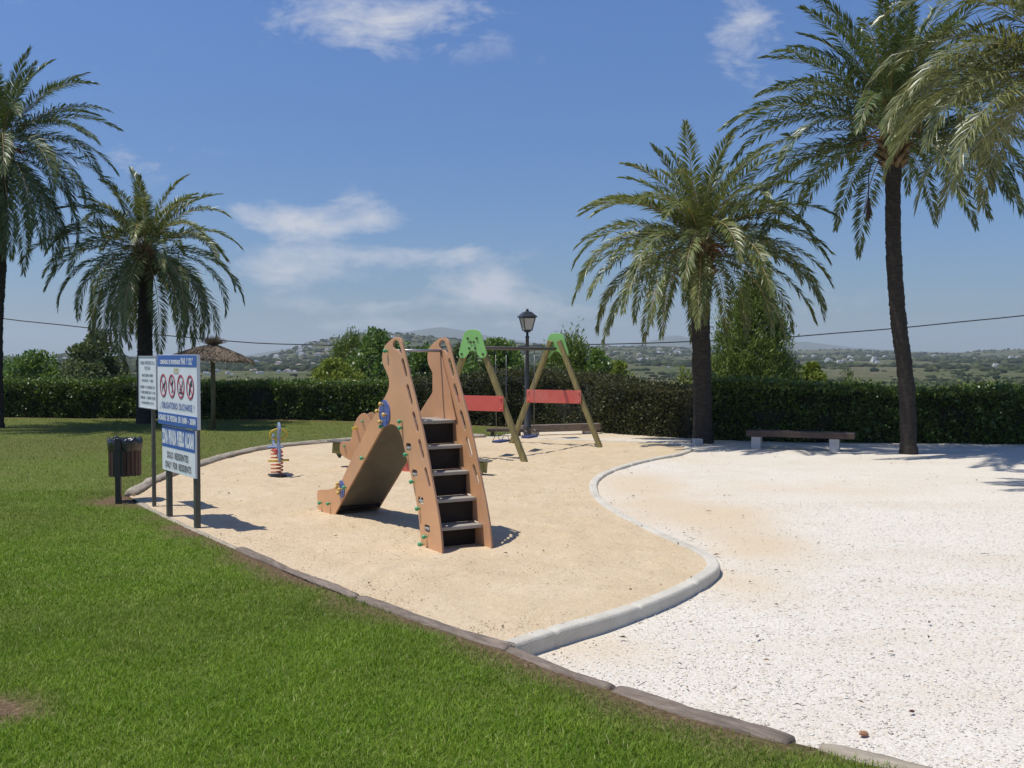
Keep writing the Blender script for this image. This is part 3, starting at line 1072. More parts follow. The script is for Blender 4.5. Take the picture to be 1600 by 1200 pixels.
RIDGES = [  # depth, ramp length before, profile of the skyline
    (1500, 620, prof([(-300, 572), (-100, 566), (0, 562), (60, 558), (110, 556), (150, 558), (210, 560), (280, 563), (340, 567), (420, 574)], 1500)),
    (1900, 800, prof([(330, 574), (380, 566), (430, 555), (480, 538), (520, 530), (550, 524), (600, 521), (640, 523), (700, 530), (760, 535), (820, 538), (880, 541), (940, 543), (1000, 549), (1080, 556), (1200, 566)], 1900)),
    (2700, 1300, prof([(860, 560), (900, 548), (940, 543), (1000, 541), (1050, 541), (1090, 546), (1160, 550), (1240, 549), (1290, 546), (1320, 546), (1380, 549), (1430, 551), (1490, 552), (1540, 548), (1600, 546), (1750, 548), (2200, 546)], 2700)),
    (7600, 1800, prof([(-500, 552), (300, 560), (380, 556), (440, 546), (480, 541), (560, 536), (620, 522), (660, 515), (690, 511), (720, 516), (770, 526), (830, 535), (900, 542), (980, 540), (1020, 532), (1040, 526), (1060, 524), (1090, 531), (1140, 537), (1200, 535), (1260, 534), (1330, 543), (1420, 549), (1600, 552), (2200, 552)], 7600)),
]


def terrain_h(x, y):
    yy = np.maximum(y, 1.0)
    u = x / yy
    P = np.stack([x, y], -1).reshape(-1, 2)
    r = np.clip((y - 36) / 120, 0, 1)
    base = -0.9 - 8.6 * (r * r * (3 - 2 * r))
    z = base + np.clip((y - 60) / 400, 0, 1) * ((vnoise(P, 0.008, 3).reshape(x.shape) - 0.5) * 4 + (vnoise(P, 0.03, 4, 2).reshape(x.shape) - 0.5) * 1.5)
    rise = np.clip((y - 250) / 1300, 0, 1) * 5.5
    z = z + rise
    for k, (D, L, (pu, pz)) in enumerate(RIDGES):
        zr = np.interp(u, pu, pz)
        edge = np.clip((u - pu[0]) / 0.02, 0, 1) * np.clip((pu[-1] - u) / 0.02, 0, 1)
        t = np.clip(1 - np.abs(y - D) / np.where(y < D, L, L * 0.7), 0, 1)
        t = t * t * (3 - 2 * t)
        rough = 1 + (vnoise(P, 0.006 if k < 3 else 0.0015, 7 + k).reshape(x.shape) - 0.5) * 0.16
        hh = np.maximum(zr - z, 0) * t * edge * np.where(t > 0.96, 1, rough)
        z = z + hh
    return z


def build_terrain():
    ys = np.concatenate([np.linspace(33, 60, 14), np.geomspace(62, 9500, 250)])
    us = np.linspace(-1.15, 1.15, 420)
    Y, U = np.meshgrid(ys, us, indexing='ij')
    X = U * Y
    Zt = terrain_h(X, Y)
    I = np.arange(X.size).reshape(X.shape)
    F = np.stack([I[:-1, :-1], I[:-1, 1:], I[1:, 1:], I[1:, :-1]], -1).reshape(-1, 4)
    me = np_mesh('terrain', np.stack([X, Y, Zt], -1).reshape(-1, 3), [F], None, True)
    kind(link_mesh('terrain', me, terrain_mat()), 'structure')
    # scrub, orchards and roadside trees too many to count
    N = 26000
    y = np.exp(rng.uniform(math.log(95), math.log(2600), N))
    u = rng.uniform(-0.62, 0.62, N)
    x = u * y
    P = np.stack([x, y], 1)
    dens = vnoise(P, 0.010, 61)
    row = vnoise(np.stack([x * 0.2, y], 1), 0.03, 62, 2)
    keep = (dens > 0.50) | ((row > 0.63)) | ((y > 1100) & (y < 2000) & (u < 0.05) & (dens > 0.36))
    keep &= ~((u > 0.27) & (y < 700) & (rng.random(N) > 0.45))
    x, y, u = x[keep], y[keep], u[keep]
    N = len(x)
    z = terrain_h(x, y)
    s = rng.uniform(0.45, 1.9, N) * np.clip(y / 400, 0.55, 2.3)
    ico = np.array([[0, 0, 1.0], [.9, 0, .35], [.28, .86, .4], [-.73, .53, .35], [-.73, -.53, .4], [.28, -.86, .35], [.7, .5, -.2], [-.28, .86, -.2], [-.9, 0, -.2], [-.28, -.86, -.2], [.7, -.5, -.2]])
    f = np.array([[0, 1, 2], [0, 2, 3], [0, 3, 4], [0, 4, 5], [0, 5, 1], [1, 6, 2], [2, 6, 7], [2, 7, 3], [3, 7, 8], [3, 8, 4], [4, 8, 9], [4, 9, 5], [5, 9, 10], [5, 10, 1], [1, 10, 6]])
    V = ico[None] * rng.uniform(0.6, 1.35, (N, 11, 1)) * s[:, None, None]
    V[..., 0] *= rng.uniform(0.9, 1.8, N)[:, None]
    V[..., 2] *= rng.uniform(0.5, 1.1, N)[:, None]
    V += np.stack([x, y, z + s * 0.15], 1)[:, None]
    F = (f[None] + (np.arange(N) * 11)[:, None, None]).reshape(-1, 3)
    me = np_mesh('valley_scrub', V.reshape(-1, 3), [F], {'rnd': np.repeat(rng.random(N), 11)})
    kind(link_mesh('valley_scrub', me, M['scrub']), 'stuff')


build_terrain()


def terrain_hit(px, py):
    r = ray(px, py)
    t = np.geomspace(120, 9000, 1500)
    P = np.array([0, 0, CAM_H])[None] + r[None] * t[:, None]
    z = terrain_h(P[:, 0], P[:, 1])
    k = np.nonzero(P[:, 2] < z)[0]
    if len(k) == 0:
        return None
    i = k[0]
    return P[i, 0], P[i, 1], z[i]


def house_mesh(kind_, w, d, h):
    m = MB()
    m.box((0, 0, h / 2 - 1), (w, d, h + 2))
    wall = m.build('house', [M['white_house'] if kind_ != 1 else M['cream_house'], M['tile_roof']])
    me = wall.data
    bpy.data.objects.remove(wall)
    bm = bmesh.new()
    bm.from_mesh(me)
    if kind_ in (0, 1):  # hipped tile roof
        o = 0.5
        vs_ = [bm.verts.new(p) for p in [(-w / 2 - o, -d / 2 - o, h), (w / 2 + o, -d / 2 - o, h), (w / 2 + o, d / 2 + o, h), (-w / 2 - o, d / 2 + o, h), (-w / 4, 0, h + d * .22), (w / 4, 0, h + d * .22)]]
        for q in ((0, 1, 5, 4), (1, 2, 5), (2, 3, 4, 5), (3, 0, 4)):
            fc = bm.faces.new([vs_[i] for i in q])
            fc.material_index = 1
        bm.faces.new([vs_[i] for i in (3, 2, 1, 0)])
    else:  # flat roof with a stepped upper storey
        r = bmesh.ops.create_cube(bm, size=1)
        for v in r['verts']:
            v.co = Vector((v.co.x * w * .55 - w * .15, v.co.y * d * .6, h + v.co.z * 2.6 + 1.25))
    bm.to_mesh(me)
    bm.free()
    return me


HM = [house_mesh(0, 13, 9, 5), house_mesh(1, 12, 9, 6), house_mesh(2, 14, 10, 4.5), house_mesh(2, 30, 12, 5)]


def houses():
    zones = [  # label, group, px range, py range, count, kinds, scale
        ('tiny pale house among trees on the steep hillside left of the slide', 'houses scattered on the hillside', (400, 640), (529, 577), 50, (2, 0, 2), 0.6),
        ('tiny pale house on the low wooded ridge at the far left', 'houses on the far left ridge', (70, 215), (557, 578), 9, (0, 2, 2), 0.6),
        ('small pale house in the row on the plain behind the straw parasol', 'houses in a row behind the parasol', (318, 470), (574, 588), 22, (2, 1, 2), 0.36),
        ('tiny white house on the ridge between the swing and the middle palm', 'houses on the ridge beyond the swing', (935, 1070), (544, 556), 15, (0, 2, 2), 0.6),
        ('small white farm building on the plain between the swing and the middle palm', 'farm buildings on the plain', (940, 1065), (559, 578), 8, (2, 3, 0), 0.45),
        ('tiny white house on the low ridge around the tall palm trunk', 'houses on the right ridge', (1290, 1595), (557, 570), 22, (0, 2, 2), 0.62),
        ('tiny white house on the ridge behind the pine tree', 'houses behind the pine', (1235, 1290), (555, 568), 4, (0, 2), 0.5),
    ]
    rr = random.Random(5)
    for (lab, grp, xr, yr, n, ks, sc) in zones:
        done = []
        tries = 0
        while len(done) < n and tries < n * 12:
            tries += 1
            px = rr.uniform(*xr)
            py = rr.uniform(*yr)
            if any(abs(px - a) < 3.2 and abs(py - b) < 1.2 for a, b in done):
                continue
            hit = terrain_hit(px, py)
            if hit is None or hit[1] > 3200:
                continue
            done.append((px, py))
            o = bpy.data.objects.new('house', HM[rr.choice(ks)])
            o.location = hit
            o.rotation_euler = (0, 0, rr.uniform(-0.5, 0.5))
            s = sc * rr.uniform(0.65, 1.15) * min(1.0, max(0.5, hit[1] / 1500))
            o.scale = (s, s, s)
            COL.objects.link(o)
            tag(o, lab, 'house', grp)
    # three landmarks of the plain
    for (px, py, k, s, lab) in [(1557, 573.5, 2, 0.42, 'lone white hut standing in the green field right of the tall palm'),
                                (1010, 565, 3, 0.6, 'long white farm shed in the middle of the plain'),
                                (1105, 543, 3, 0.8, 'long pale building on the ridge just right of the middle palm')]:
        hit = terrain_hit(px, py)
        if hit is None:
            continue
        o = bpy.data.objects.new('house', HM[k])
        o.location = hit
        o.scale = (s, s, s)
        COL.objects.link(o)
        tag(o, lab, 'house')


houses()


# ------------------------------------------------------------------ edging logs and kerb
def log_mesh(pts, r, seed, flat=0.75):
    rr = random.Random(seed)
    pts = [np.array(p) for p in pts]
    n = 18
    V, F = [], []
    ring = []
    cum = [0]
    for a, b in zip(pts, pts[1:]):
        cum.append(cum[-1] + float(np.linalg.norm(b - a)))
    L = cum[-1]
    m = max(6, int(L / 0.05))
    for i in range(m + 1):
        s = L * i / m
        k = max(j for j in range(len(cum) - 1) if cum[j] <= s + 1e-9)
        t = (s - cum[k]) / max(cum[k + 1] - cum[k], 1e-9)
        p = pts[k] * (1 - t) + pts[k + 1] * t
        d = pts[k + 1] - pts[k]
        d = d / np.linalg.norm(d)
        sd = np.array([d[1], -d[0], 0])
        for j in range(n):
            a = 2 * math.pi * j / n
            nzv = mn.noise(Vector((s * 1.3 + seed * 9, math.cos(a) * 1.2, math.sin(a) * 1.2)))
            crack = 0.86 if (j in (2, 3, 7, 8) and mn.noise(Vector((s * 0.7, j * 3, seed))) > -0.1) else 1.0
            q = r * (1 + 0.30 * nzv + 0.12 * mn.noise(Vector((s * 9 + seed, math.cos(a) * 4, math.sin(a) * 4)))) * crack
            if i in (0, m):
                q *= 0.86
            V.append((p[0] + sd[0] * q * math.cos(a), p[1] + sd[1] * q * math.cos(a), p[2] + q * flat * math.sin(a) + 0.008 * mn.noise(Vector((s * 2, seed, 0)))))
    for i in range(m):
        for j in range(n):
            a, b = i * n + j, i * n + (j + 1) % n
            F.append((a, b, b + n, a + n))
    me = bpy.data.meshes.new('edging_log')
    me.from_pydata(V, [], F + [tuple(range(n - 1, -1, -1)), tuple(range(m * n, m * n + n))])
    for p in me.polygons:
        p.use_smooth = True
    me.update()
    return me


def place_log(pts, r, seed, label, group, mat, flat=0.6):
    p3 = [np.array([x, y, z]) for x, y, z in pts]
    base = p3[0].copy()
    base[2] = 0
    # local axis along the log so that the grain runs along it
    d = p3[-1] - p3[0]
    ang = math.atan2(d[1], d[0])
    ca, sa_ = math.cos(-ang), math.sin(-ang)
    loc = [np.array([(q - base)[0] * ca - (q - base)[1] * sa_, (q - base)[0] * sa_ + (q - base)[1] * ca, q[2]]) for q in p3]
    o = link_mesh('edging_log', log_mesh(loc, r, seed, flat), mat)
    o.location = (base[0], base[1], 0)
    o.rotation_euler = (0, 0, ang)
    tag(o, label, 'timber edging', group)
    return o


gF = 'timber logs edging the lawn'
fl = FRONT


def seg(i, j, z0, z1, sh0=0.0, sh1=0.0):
    pts = [np.array(p, float) for p in fl[i:j + 1]]
    d0 = (pts[1] - pts[0]) / np.linalg.norm(pts[1] - pts[0])
    d1 = (pts[-1] - pts[-2]) / np.linalg.norm(pts[-1] - pts[-2])
    pts[0] = pts[0] + d0 * sh0
    pts[-1] = pts[-1] - d1 * sh1
    n = len(pts)
    return [(p[0], p[1], z0 + (z1 - z0) * k / (n - 1)) for k, p in enumerate(pts)]


place_log(seg(1, 3, -0.012, -0.02, 0.05, 0.04), 0.048, 1, 'pale low timber edge running from the bin past the sign posts', gF, M['oldwood_pale'])
place_log(seg(3, 5, 0.004, 0.0, 0.04, 0.03), 0.052, 2, 'grey timber edge between lawn and sand in front of the slide', gF, M['oldwood'])
place_log(seg(5, 8, 0.0, -0.008, 0.03, 0.0), 0.055, 3, 'grey timber edge ending at the near end of the concrete kerb', gF, M['oldwood'])
place_log(seg(8, 10, -0.012, -0.016, 0.02, 0.02), 0.056, 4, 'grey timber log starting at the kerb end beside white gravel', gF, M['oldwood'])
place_log(seg(10, 12, -0.014, -0.012, 0.02, -0.17), 0.066, 5, 'cracked grey log with a rough sawn end before the gap', gF, M['oldwood'])
place_log(seg(13, 16, -0.03, -0.025, 0.02, 0.02), 0.078, 6, 'rounded pale log at the bottom edge beyond the gap', gF, M['oldwood_pale'])
gB = 'timber beams edging the far side of the sand'
bk = [(p[0] - 0.03, p[1]) for p in BACK]
for k, (i, j, lab) in enumerate([(0, 1, 'short pale beam behind the bin at the near left corner of the sand'), (1, 3, 'pale timber beam along the left side of the sand behind the sign'),
                                 (3, 5, 'pale timber beam along the sand behind the spring rider'), (5, 7, 'pale timber beam at the far left of the sand behind the seesaw'),
                                 (7, 9, 'pale timber beam at the back of the sand hidden partly by the slide')]):
    pts = [(p[0], p[1], 0.035) for p in bk[i:j + 1]]
    place_log(pts, 0.095, 20 + k, lab, gB, M['oldwood_pale'])


def build_kerb():
    pts = [np.array(p) for p in KERB]
    # even spacing
    d = [0]
    for a, b in zip(pts, pts[1:]):
        d.append(d[-1] + np.linalg.norm(b - a))
    L = d[-1]
    n = int(L / 0.05)
    xs = np.interp(np.linspace(0, L, n), d, [p[0] for p in pts])
    ys = np.interp(np.linspace(0, L, n), d, [p[1] for p in pts])
    profile = [(-0.064, -0.2), (-0.064, 0.012), (-0.056, 0.025), (-0.04, 0.030), (0.04, 0.028), (0.053, 0.021), (0.061, 0.008), (0.064, -0.2)]
    V, F = [], []
    k = len(profile)
    segl = 1.0
    for i in range(n):
        a = max(i - 1, 0)
        b = min(i + 1, n - 1)
        t = np.array([xs[b] - xs[a], ys[b] - ys[a]])
        t /= np.linalg.norm(t)
        nn = np.array([-t[1], t[0]])  # towards the gravel side
        s = L * i / (n - 1)
        joint = abs((s % segl) - segl / 2) < 0.03
        wob = 0.008 * mn.noise(Vector((s * 0.8, 3, 1)))
        for (o, z) in profile:
            o2 = o * (0.93 if joint else 1.0)
            z2 = z - (0.014 if joint and z > 0 else 0)
            V.append((xs[i] + nn[0] * (o2 + wob), ys[i] + nn[1] * (o2 + wob), z2 + 0.006 * mn.noise(Vector((s * 0.5, 0, 7)))))
    for i in range(n - 1):
        for j in range(k - 1):
            a = i * k + j
            F.append((a, a + 1, a + 1 + k, a + k))
    F.append(tuple(range(k)))
    F.append(tuple(range((n - 1) * k + k - 1, (n - 1) * k - 1, -1)))
    me = bpy.data.meshes.new('kerb')
    me.from_pydata(V, [], F)
    me.update()
    bm = bmesh.new()
    bm.from_mesh(me)
    bmesh.ops.recalc_face_normals(bm, faces=bm.faces)
    bm.to_mesh(me)
    bm.free()
    o = link_mesh('kerb', me, M['kerb'])
    tag(o, 'pale concrete kerb snaking between the sand pit and white gravel', 'kerb')


build_kerb()

# ------------------------------------------------------------------ slide
S = empty('slide', 'salmon painted wooden playground slide with dark steps on the sand', 'slide', (-0.684, 10.175, 0.0), R(120))
OUT = [(-0.005, -0.05), (0.034, 0.196), (0.117, 0.442), (0.242, 0.731), (0.395, 1.08), (0.555, 1.39), (0.765, 1.75), (0.964, 2.103), (0.995, 2.155), (1.05, 2.188), (1.167, 2.195), (1.317, 2.158), (1.458, 2.095), (1.523, 2.01), (1.513, 1.91), (1.42, 1.822), (1.35, 1.752), (1.335, 1.669), (1.405, 1.572), (1.666, 1.386), (2.133, 1.025), (2.524, 0.715), (2.80, 0.475), (2.938, 0.38), (3.253, 0.296), (3.665, 0.24), (3.72, 0.20), (3.735, 0.134), (3.703, -0.05), (3.06, -0.05), (3.04, 0.02), (1.60, 1.125), (1.45, 1.205), (1.294, 1.238), (1.13, 1.221), (1.01, 1.136), (0.887, 0.937), (0.721, 0.66), (0.575, 0.339), (0.507, 0.034), (0.49, -0.05)]


def smooth_poly(pts, sharp, n=4):
    k = len(pts)
    out = []
    for i in range(k):
        p1, p2 = np.array(pts[i]), np.array(pts[(i + 1) % k])
        p0 = np.array(pts[i - 1]) if i not in sharp else p1
        p3 = np.array(pts[(i + 2) % k]) if ((i + 1) % k) not in sharp else p2
        for j in range(n):
            t = j / n
            out.append(tuple(0.5 * (2 * p1 + (p2 - p0) * t + (2 * p0 - 5 * p1 + 4 * p2 - p3) * t * t + (3 * p1 - p0 - 3 * p2 + p3) * t ** 3)))
    return out


sharp = {0, 28, 29, 30, 40, 27, 22}
outl = smooth_poly(OUT, sharp)


def slot(a, b, w):
    """rounded slot from a to b of full width w"""
    a, b = np.array(a), np.array(b)
    d = (b - a) / np.linalg.norm(b - a)
    n_ = np.array([-d[1], d[0]])
    a2, b2 = a + d * w / 2, b - d * w / 2
    pts = []
    for i in range(9):
        t = -math.pi / 2 + math.pi * i / 8
        pts.append(tuple(b2 + d * math.cos(t) * w / 2 + n_ * math.sin(t) * w / 2))
    for i in range(9):
        t = math.pi / 2 + math.pi * i / 8
        pts.append(tuple(a2 + d * math.cos(t) * w / 2 + n_ * math.sin(t) * w / 2))
    return pts


def rrect(cx, cy, w, h, r=0.02):
    pts = []
    for sx, sy, a0 in ((1, 1, 0), (-1, 1, 90), (-1, -1, 180), (1, -1, 270)):
        for i in range(4):
            a = R(a0 + 30 * i)
            pts.append((cx + sx * (w / 2 - r) + r * math.cos(a), cy + sy * (h / 2 - r) + r * math.sin(a)))
    return pts


holes = [slot((0.975, 1.965), (0.865, 1.765), 0.062), slot((0.85, 1.69), (0.725, 1.475), 0.058), slot((0.70, 1.405), (0.578, 1.20), 0.058),
         slot((0.555, 1.125), (0.44, 0.93), 0.056), slot((0.405, 0.845), (0.29, 0.65), 0.052)]
holes.append(smooth_poly([(1.03, 2.02), (1.09, 2.055), (1.205, 2.075), (1.215, 2.135), (1.16, 2.165), (1.08, 2.15), (1.005, 2.06), (0.99, 2.02)], set(), 3))


def edge_band(o):
    o.data.materials.append(M['board_edge'])
    for p in o.data.polygons:
        if abs(p.normal.y) < 0.6:
            p.material_index = 1


square_holes = [rrect(0.815, 1.025, 0.125, 0.075), rrect(0.66, 0.757, 0.125, 0.075), rrect(0.51, 0.487, 0.125, 0.075), rrect(0.355, 0.22, 0.125, 0.07)]
PW = 0.56
TH = 0.024


def panel(y, name='side_panel'):
    me = board([outl] + holes + square_holes, TH, 0.004)
    remap(me, lambda c: np.column_stack([c[:, 0], -c[:, 2] + y, c[:, 1]]))
    o = link_mesh(name, me, M['salmon'], S)
    edge_band(o)
    return o


left_panel = panel(0.0)
left_panel['label'] = 'near side panel with blue discs and green bolt caps'
right_panel = panel(-PW)

# inner board on the far panel (its back edge shows as an upright seam)
inner = [(0.30, 0.62), (0.37, 0.86), (0.535, 1.23), (0.80, 1.68), (0.985, 2.0), (1.06, 2.06), (1.357, 2.06), (1.357, 1.30), (1.0, 1.28), (0.72, 0.95), (0.50, 0.66)]
inner_holes = [slot((0.975, 1.965), (0.865, 1.765), 0.066), slot((0.85, 1.69), (0.725, 1.475), 0.062), slot((0.70, 1.405), (0.578, 1.20), 0.062)]
me = board([[(0.62, 1.29), (0.66, 1.37), (0.86, 1.70), (1.02, 1.98), (1.06, 2.05), (1.357, 2.05), (1.357, 1.29)]], 0.02, 0.003)
# the board sits behind the slots, so its front edge follows them
me2 = board([[(0.76, 1.295), (0.92, 1.60), (1.06, 1.86), (1.13, 1.99), (1.15, 2.045), (1.357, 2.045), (1.357, 1.295)]], 0.016, 0.003)
bpy.data.meshes.remove(me)
remap(me2, lambda c: np.column_stack([c[:, 0], -c[:, 2] - PW + TH / 2 + 0.010, c[:, 1]]))
edge_band(link_mesh('inner_board', me2, M['salmon'], S))

# treads, risers, platform
treads = [(0.193, 0.245), (0.337, 0.51), (0.50, 0.772), (0.655, 1.037)]
for (s0, z0) in treads:
    m = MB()
    m.box((s0 + 0.115, -PW / 2, z0 - 0.018), (0.25, PW - TH - 0.004, 0.036))
    m.box((s0 + 0.165, -PW / 2, z0 - 0.028), (0.11, PW + 0.03, 0.03))
    m.build('tread', M['tread'], S, 0.008)
zs = [0.02] + [t[1] for t in treads] + [1.295]
ss = [0.30] + [t[0] + 0.225 for t in treads]
for i in range(5):
    m = MB()
    z0 = zs[i] + (0.004 if i else -0.04)
    z1 = zs[i + 1] - 0.040
    x = ss[i] if i else 0.36
    m.box((x, -PW / 2, (z0 + z1) / 2), (0.014, PW - TH - 0.006, z1 - z0))
    m.build('riser', M['riser'], S)
m = MB()
m.box((1.075, -PW / 2, 1.28), (0.53, PW - TH - 0.004, 0.034))
m.build('platform', M['tread'], S, 0.006)
# chute
path = [(1.34, 1.288), (1.42, 1.272), (1.50, 1.235), (1.64, 1.135), (2.2, 0.705), (2.75, 0.285), (2.92, 0.165), (3.06, 0.10), (3.25, 0.075), (3.68, 0.06)]
path = [tuple(p) for p in catmull(path, False, 4)]
V, F = [], []
ya, yb = -TH / 2 - 0.002, -PW + TH / 2 + 0.002
for i, p in enumerate(path):
    a, b = path[max(i - 1, 0)], path[min(i + 1, len(path) - 1)]
    t = np.array([b[0] - a[0], b[1] - a[1]])
    t /= np.linalg.norm(t)
    nn = np.array([-t[1], t[0]])
    nn = nn if nn[1] > 0 else -nn
    q = np.array(p) - nn * 0.03
    V += [(p[0], ya, p[1]), (p[0], yb, p[1]), (q[0], yb, q[1]), (q[0], ya, q[1])]
for i in range(len(path) - 1):
    for j in range(4):
        a, b = i * 4 + j, i * 4 + (j + 1) % 4
        F.append((a, b, b + 4, a + 4))
F += [(0, 1, 2, 3), tuple(len(V) - 4 + k for k in (3, 2, 1, 0))]
me = bpy.data.meshes.new('chute')
me.from_pydata(V, [], F)
bm = bmesh.new()
bm.from_mesh(me)
bmesh.ops.recalc_face_normals(bm, faces=bm.faces)
bm.to_mesh(me)
bm.free()
link_mesh('chute', me, M['chute'], S)
for (s0, z0) in ((2.95, 0.09),):
    m = MB()
    m.box((s0, -PW / 2, z0), (0.05, PW - TH - 0.006, 0.03), Matrix.Rotation(R(37), 3, 'Y'))
    m.build('cross_rail', M['riser'], S)
m = MB()
m.tube([(1.15, 0.0, 2.05), (1.15, -PW, 2.05)], 0.016, 10)
m.build('grab_bar', M['steel'], S)
for (cx, cz, rx, rz_) in ((1.446, 1.352, 0.150, 0.150), (2.808, 0.349, 0.105, 0.108)):
    m = MB()
    ring = [(cx + rx * math.cos(2 * math.pi * i / 32), cz + rz_ * math.sin(2 * math.pi * i / 32)) for i in range(32)]
    me = board([ring], 0.012, 0.003)
    remap(me, lambda c: np.column_stack([c[:, 0], -c[:, 2] + TH / 2 + 0.0065, c[:, 1]]))
    m.bm.free()
    link_mesh('disc', me, M['blue_disc'], left_panel)
cap_m = {}


def cap(x, z, mat, y0=TH / 2, r=0.024):
    key = mat.name
    if key not in cap_m:
        m = MB()
        m.tube([(0, -0.004, 0), (0, 0.03, 0)], 0.011, 10)
        m.sphere((0, 0.036, 0), 0.024, (1, 0.85, 1), 12)
        o = m.build('bolt_cap', mat, left_panel)
        cap_m[key] = o
    else:
        o = cap_m[key].copy()
        COL.objects.link(o)
    o.location = (x, y0, z)
    o.scale = (r / 0.024,) * 3
    o.parent = left_panel


for (x, z) in [(1.366, 2.047), (0.982, 1.287), (0.971, 1.218), (0.83, 0.942), (0.677, 0.669), (0.532, 0.403), (0.364, 0.134), (0.465, 0.041), (1.50, 1.20), (2.081, 0.795), (2.66, 0.385), (3.55, 0.085), (3.232, 0.115)]:
    cap(x, z, M['cap_green'])
for (x, z) in [(1.47, 1.455), (1.575, 1.37), (1.375, 1.34), (1.49, 1.255), (2.847, 0.41), (2.875, 0.365), (2.775, 0.35), (2.825, 0.30)]:
    cap(x, z, M['cap_yellow'], TH / 2 + 0.012, 0.025)

# ------------------------------------------------------------------ swing
A0 = np.array([-0.72, 19.6])
A1 = np.array([0.95, 22.72])
bdir = A1 - A0
BL = float(np.linalg.norm(bdir))
SW = empty('swing_set', 'timber A-frame swing set with two blue seats and red panels', 'swing set', (A0[0], A0[1], 0), math.atan2(bdir[1], bdir[0]))
HALF = 1.14
ZT = 2.40
for x in (0.0, BL):
    for sgn in (-1, 1):
        m = MB()
        m.bar((x, sgn * HALF, -0.12), (x, sgn * 0.10, ZT - 0.08), 0.10, 0.10, (1, 0, 0))
        o = m.build('leg', M['timber_green'], SW, 0.012)
        # small steel foot
        f = MB()
        f.bar((x + 0.055, sgn * (HALF - 0.03), -0.05), (x + 0.055, sgn * (HALF - 0.085), 0.13), 0.06, 0.012, (1, 0, 0))
        f.build('foot_bracket', M['steel'], o)
plate = [(-0.0, 0.30), (0.12, 0.285), (0.195, 0.22), (0.235, 0.10), (0.305, -0.12), (0.325, -0.21), (0.29, -0.29), (0.21, -0.31), (0.14, -0.26), (0.085, -0.18), (0.0, -0.145), (-0.085, -0.18), (-0.14, -0.26), (-0.21, -0.31), (-0.29, -0.29), (-0.325, -0.21), (-0.305, -0.12), (-0.235, 0.10), (-0.195, 0.22), (-0.12, 0.285)]
for x, sg in ((-0.065, -1), (BL + 0.065, 1)):
    me = board([[tuple(p) for p in catmull(plate, True, 3)]], 0.022, 0.004)
    remap(me, lambda c: np.column_stack([c[:, 2] + x, c[:, 0] * 0.94, c[:, 1] * 0.9 + 2.22]))
    o = link_mesh('plate', me, M['plate_green'], SW)
    for (py_, pz_) in ((-0.1, 0.10), (0.1, 0.10), (-0.035, 0.03), (0.035, 0.03), (-0.065, -0.09), (0.065, -0.09), (-0.235, -0.2), (0.235, -0.2)):
        m = MB()
        m.tube([(x - 0.01, py_, 2.22 + pz_), (x + sg * 0.03, py_, 2.22 + pz_)], 0.022, 8)
        m.build('bolt', M['plate_dark'], o)
m = MB()
m.tube([(-0.03, 0, 2.14), (BL + 0.03, 0, 2.14)], 0.038, 14)
m.build('beam', M['beam_grey'], SW)
for x in (-0.06, BL - 0.06):
    m = MB()
    hw = HALF * (1 - 1.08 / 2.45) + 0.03
    m.box((x - 0.005, 0, 1.085), (0.02, 2 * hw, 0.29))
    o = m.build('panel', M['panel_red'], SW, 0.004)
    for sy in (-1, 1):
        for dz in (0.1, -0.1):
            m = MB()
            m.sphere((x - 0.022, sy * (hw - 0.05), 1.085 + dz), 0.024, (0.6, 1, 1), 8)
            m.build('bolt_cap', M['panel_red'], o)
for k, t in enumerate((0.30, 0.655)):
    x = BL * t
    w, d = 0.42, 0.19
    z = 0.275
    m = MB()
    m.box((x, 0, z), (w, d, 0.045))
    seat = m.build('seat', M['seat_blue'], SW, 0.014)
    for sx in (-1, 1):
        m = MB()
        m.tube([(x + sx * 0.19, -0.085, z + 0.02), (x + sx * 0.2, 0, z + 0.16), (x + sx * 0.19, 0.085, z + 0.02)], 0.007, 6)
        m.tube([(x + sx * 0.2, 0, z + 0.16), (x + sx * 0.22, 0, 2.10)], 0.0075, 6)
        m.tube([(x + sx * 0.22, 0, 2.10), (x + sx * 0.22, 0, 2.16)], 0.02, 8)
        m.build('chain', M['chain'], seat)

# ------------------------------------------------------------------ spring rider
RD = empty('spring_rider', 'grey blue spring rider with yellow handle on an orange coil spring', 'spring rider', (-3.90, 16.95, 0), R(-67))
pts = []
for i in range(7 * 14 + 1):
    a = 2 * math.pi * i / 14
    z = 0.02 + 0.42 * i / (7 * 14)
    pts.append((0.095 * math.cos(a), 0.095 * math.sin(a), z))
MB().tube(pts, 0.0115, 8).build('spring', M['spring'], RD)
m = MB()
m.box((0, 0, 0.0), (0.26, 0.26, 0.05))
m.build('ground_plate', M['black_metal'], RD)
body = smooth_poly([(-0.36, 0.42), (-0.40, 0.58), (-0.37, 0.66), (-0.31, 0.66), (-0.27, 0.52), (-0.05, 0.47), (0.06, 0.50), (0.10, 0.62), (0.09, 0.76), (0.13, 0.87), (0.21, 0.90), (0.30, 0.83), (0.32, 0.76), (0.25, 0.70), (0.22, 0.60), (0.27, 0.45), (0.30, 0.30), (0.22, 0.24), (0.1, 0.34), (-0.2, 0.36)], set(), 3)
me = board([body], 0.034, 0.006)
remap(me, lambda c: np.column_stack([c[:, 0], c[:, 2], c[:, 1]]))
link_mesh('body', me, M['rider_blue'], RD)
m = MB()
m.box((-0.16, 0, 0.465), (0.24, 0.24, 0.022))
m.build('seat', M['rider_blue'], RD, 0.006)
ringp = [(0.14, 0.14 * math.cos(2 * math.pi * i / 20), 0.70 + 0.085 * math.sin(2 * math.pi * i / 20)) for i in range(21)]
MB().tube(ringp, 0.014, 8, False).build('handle', M['yellow'], RD)
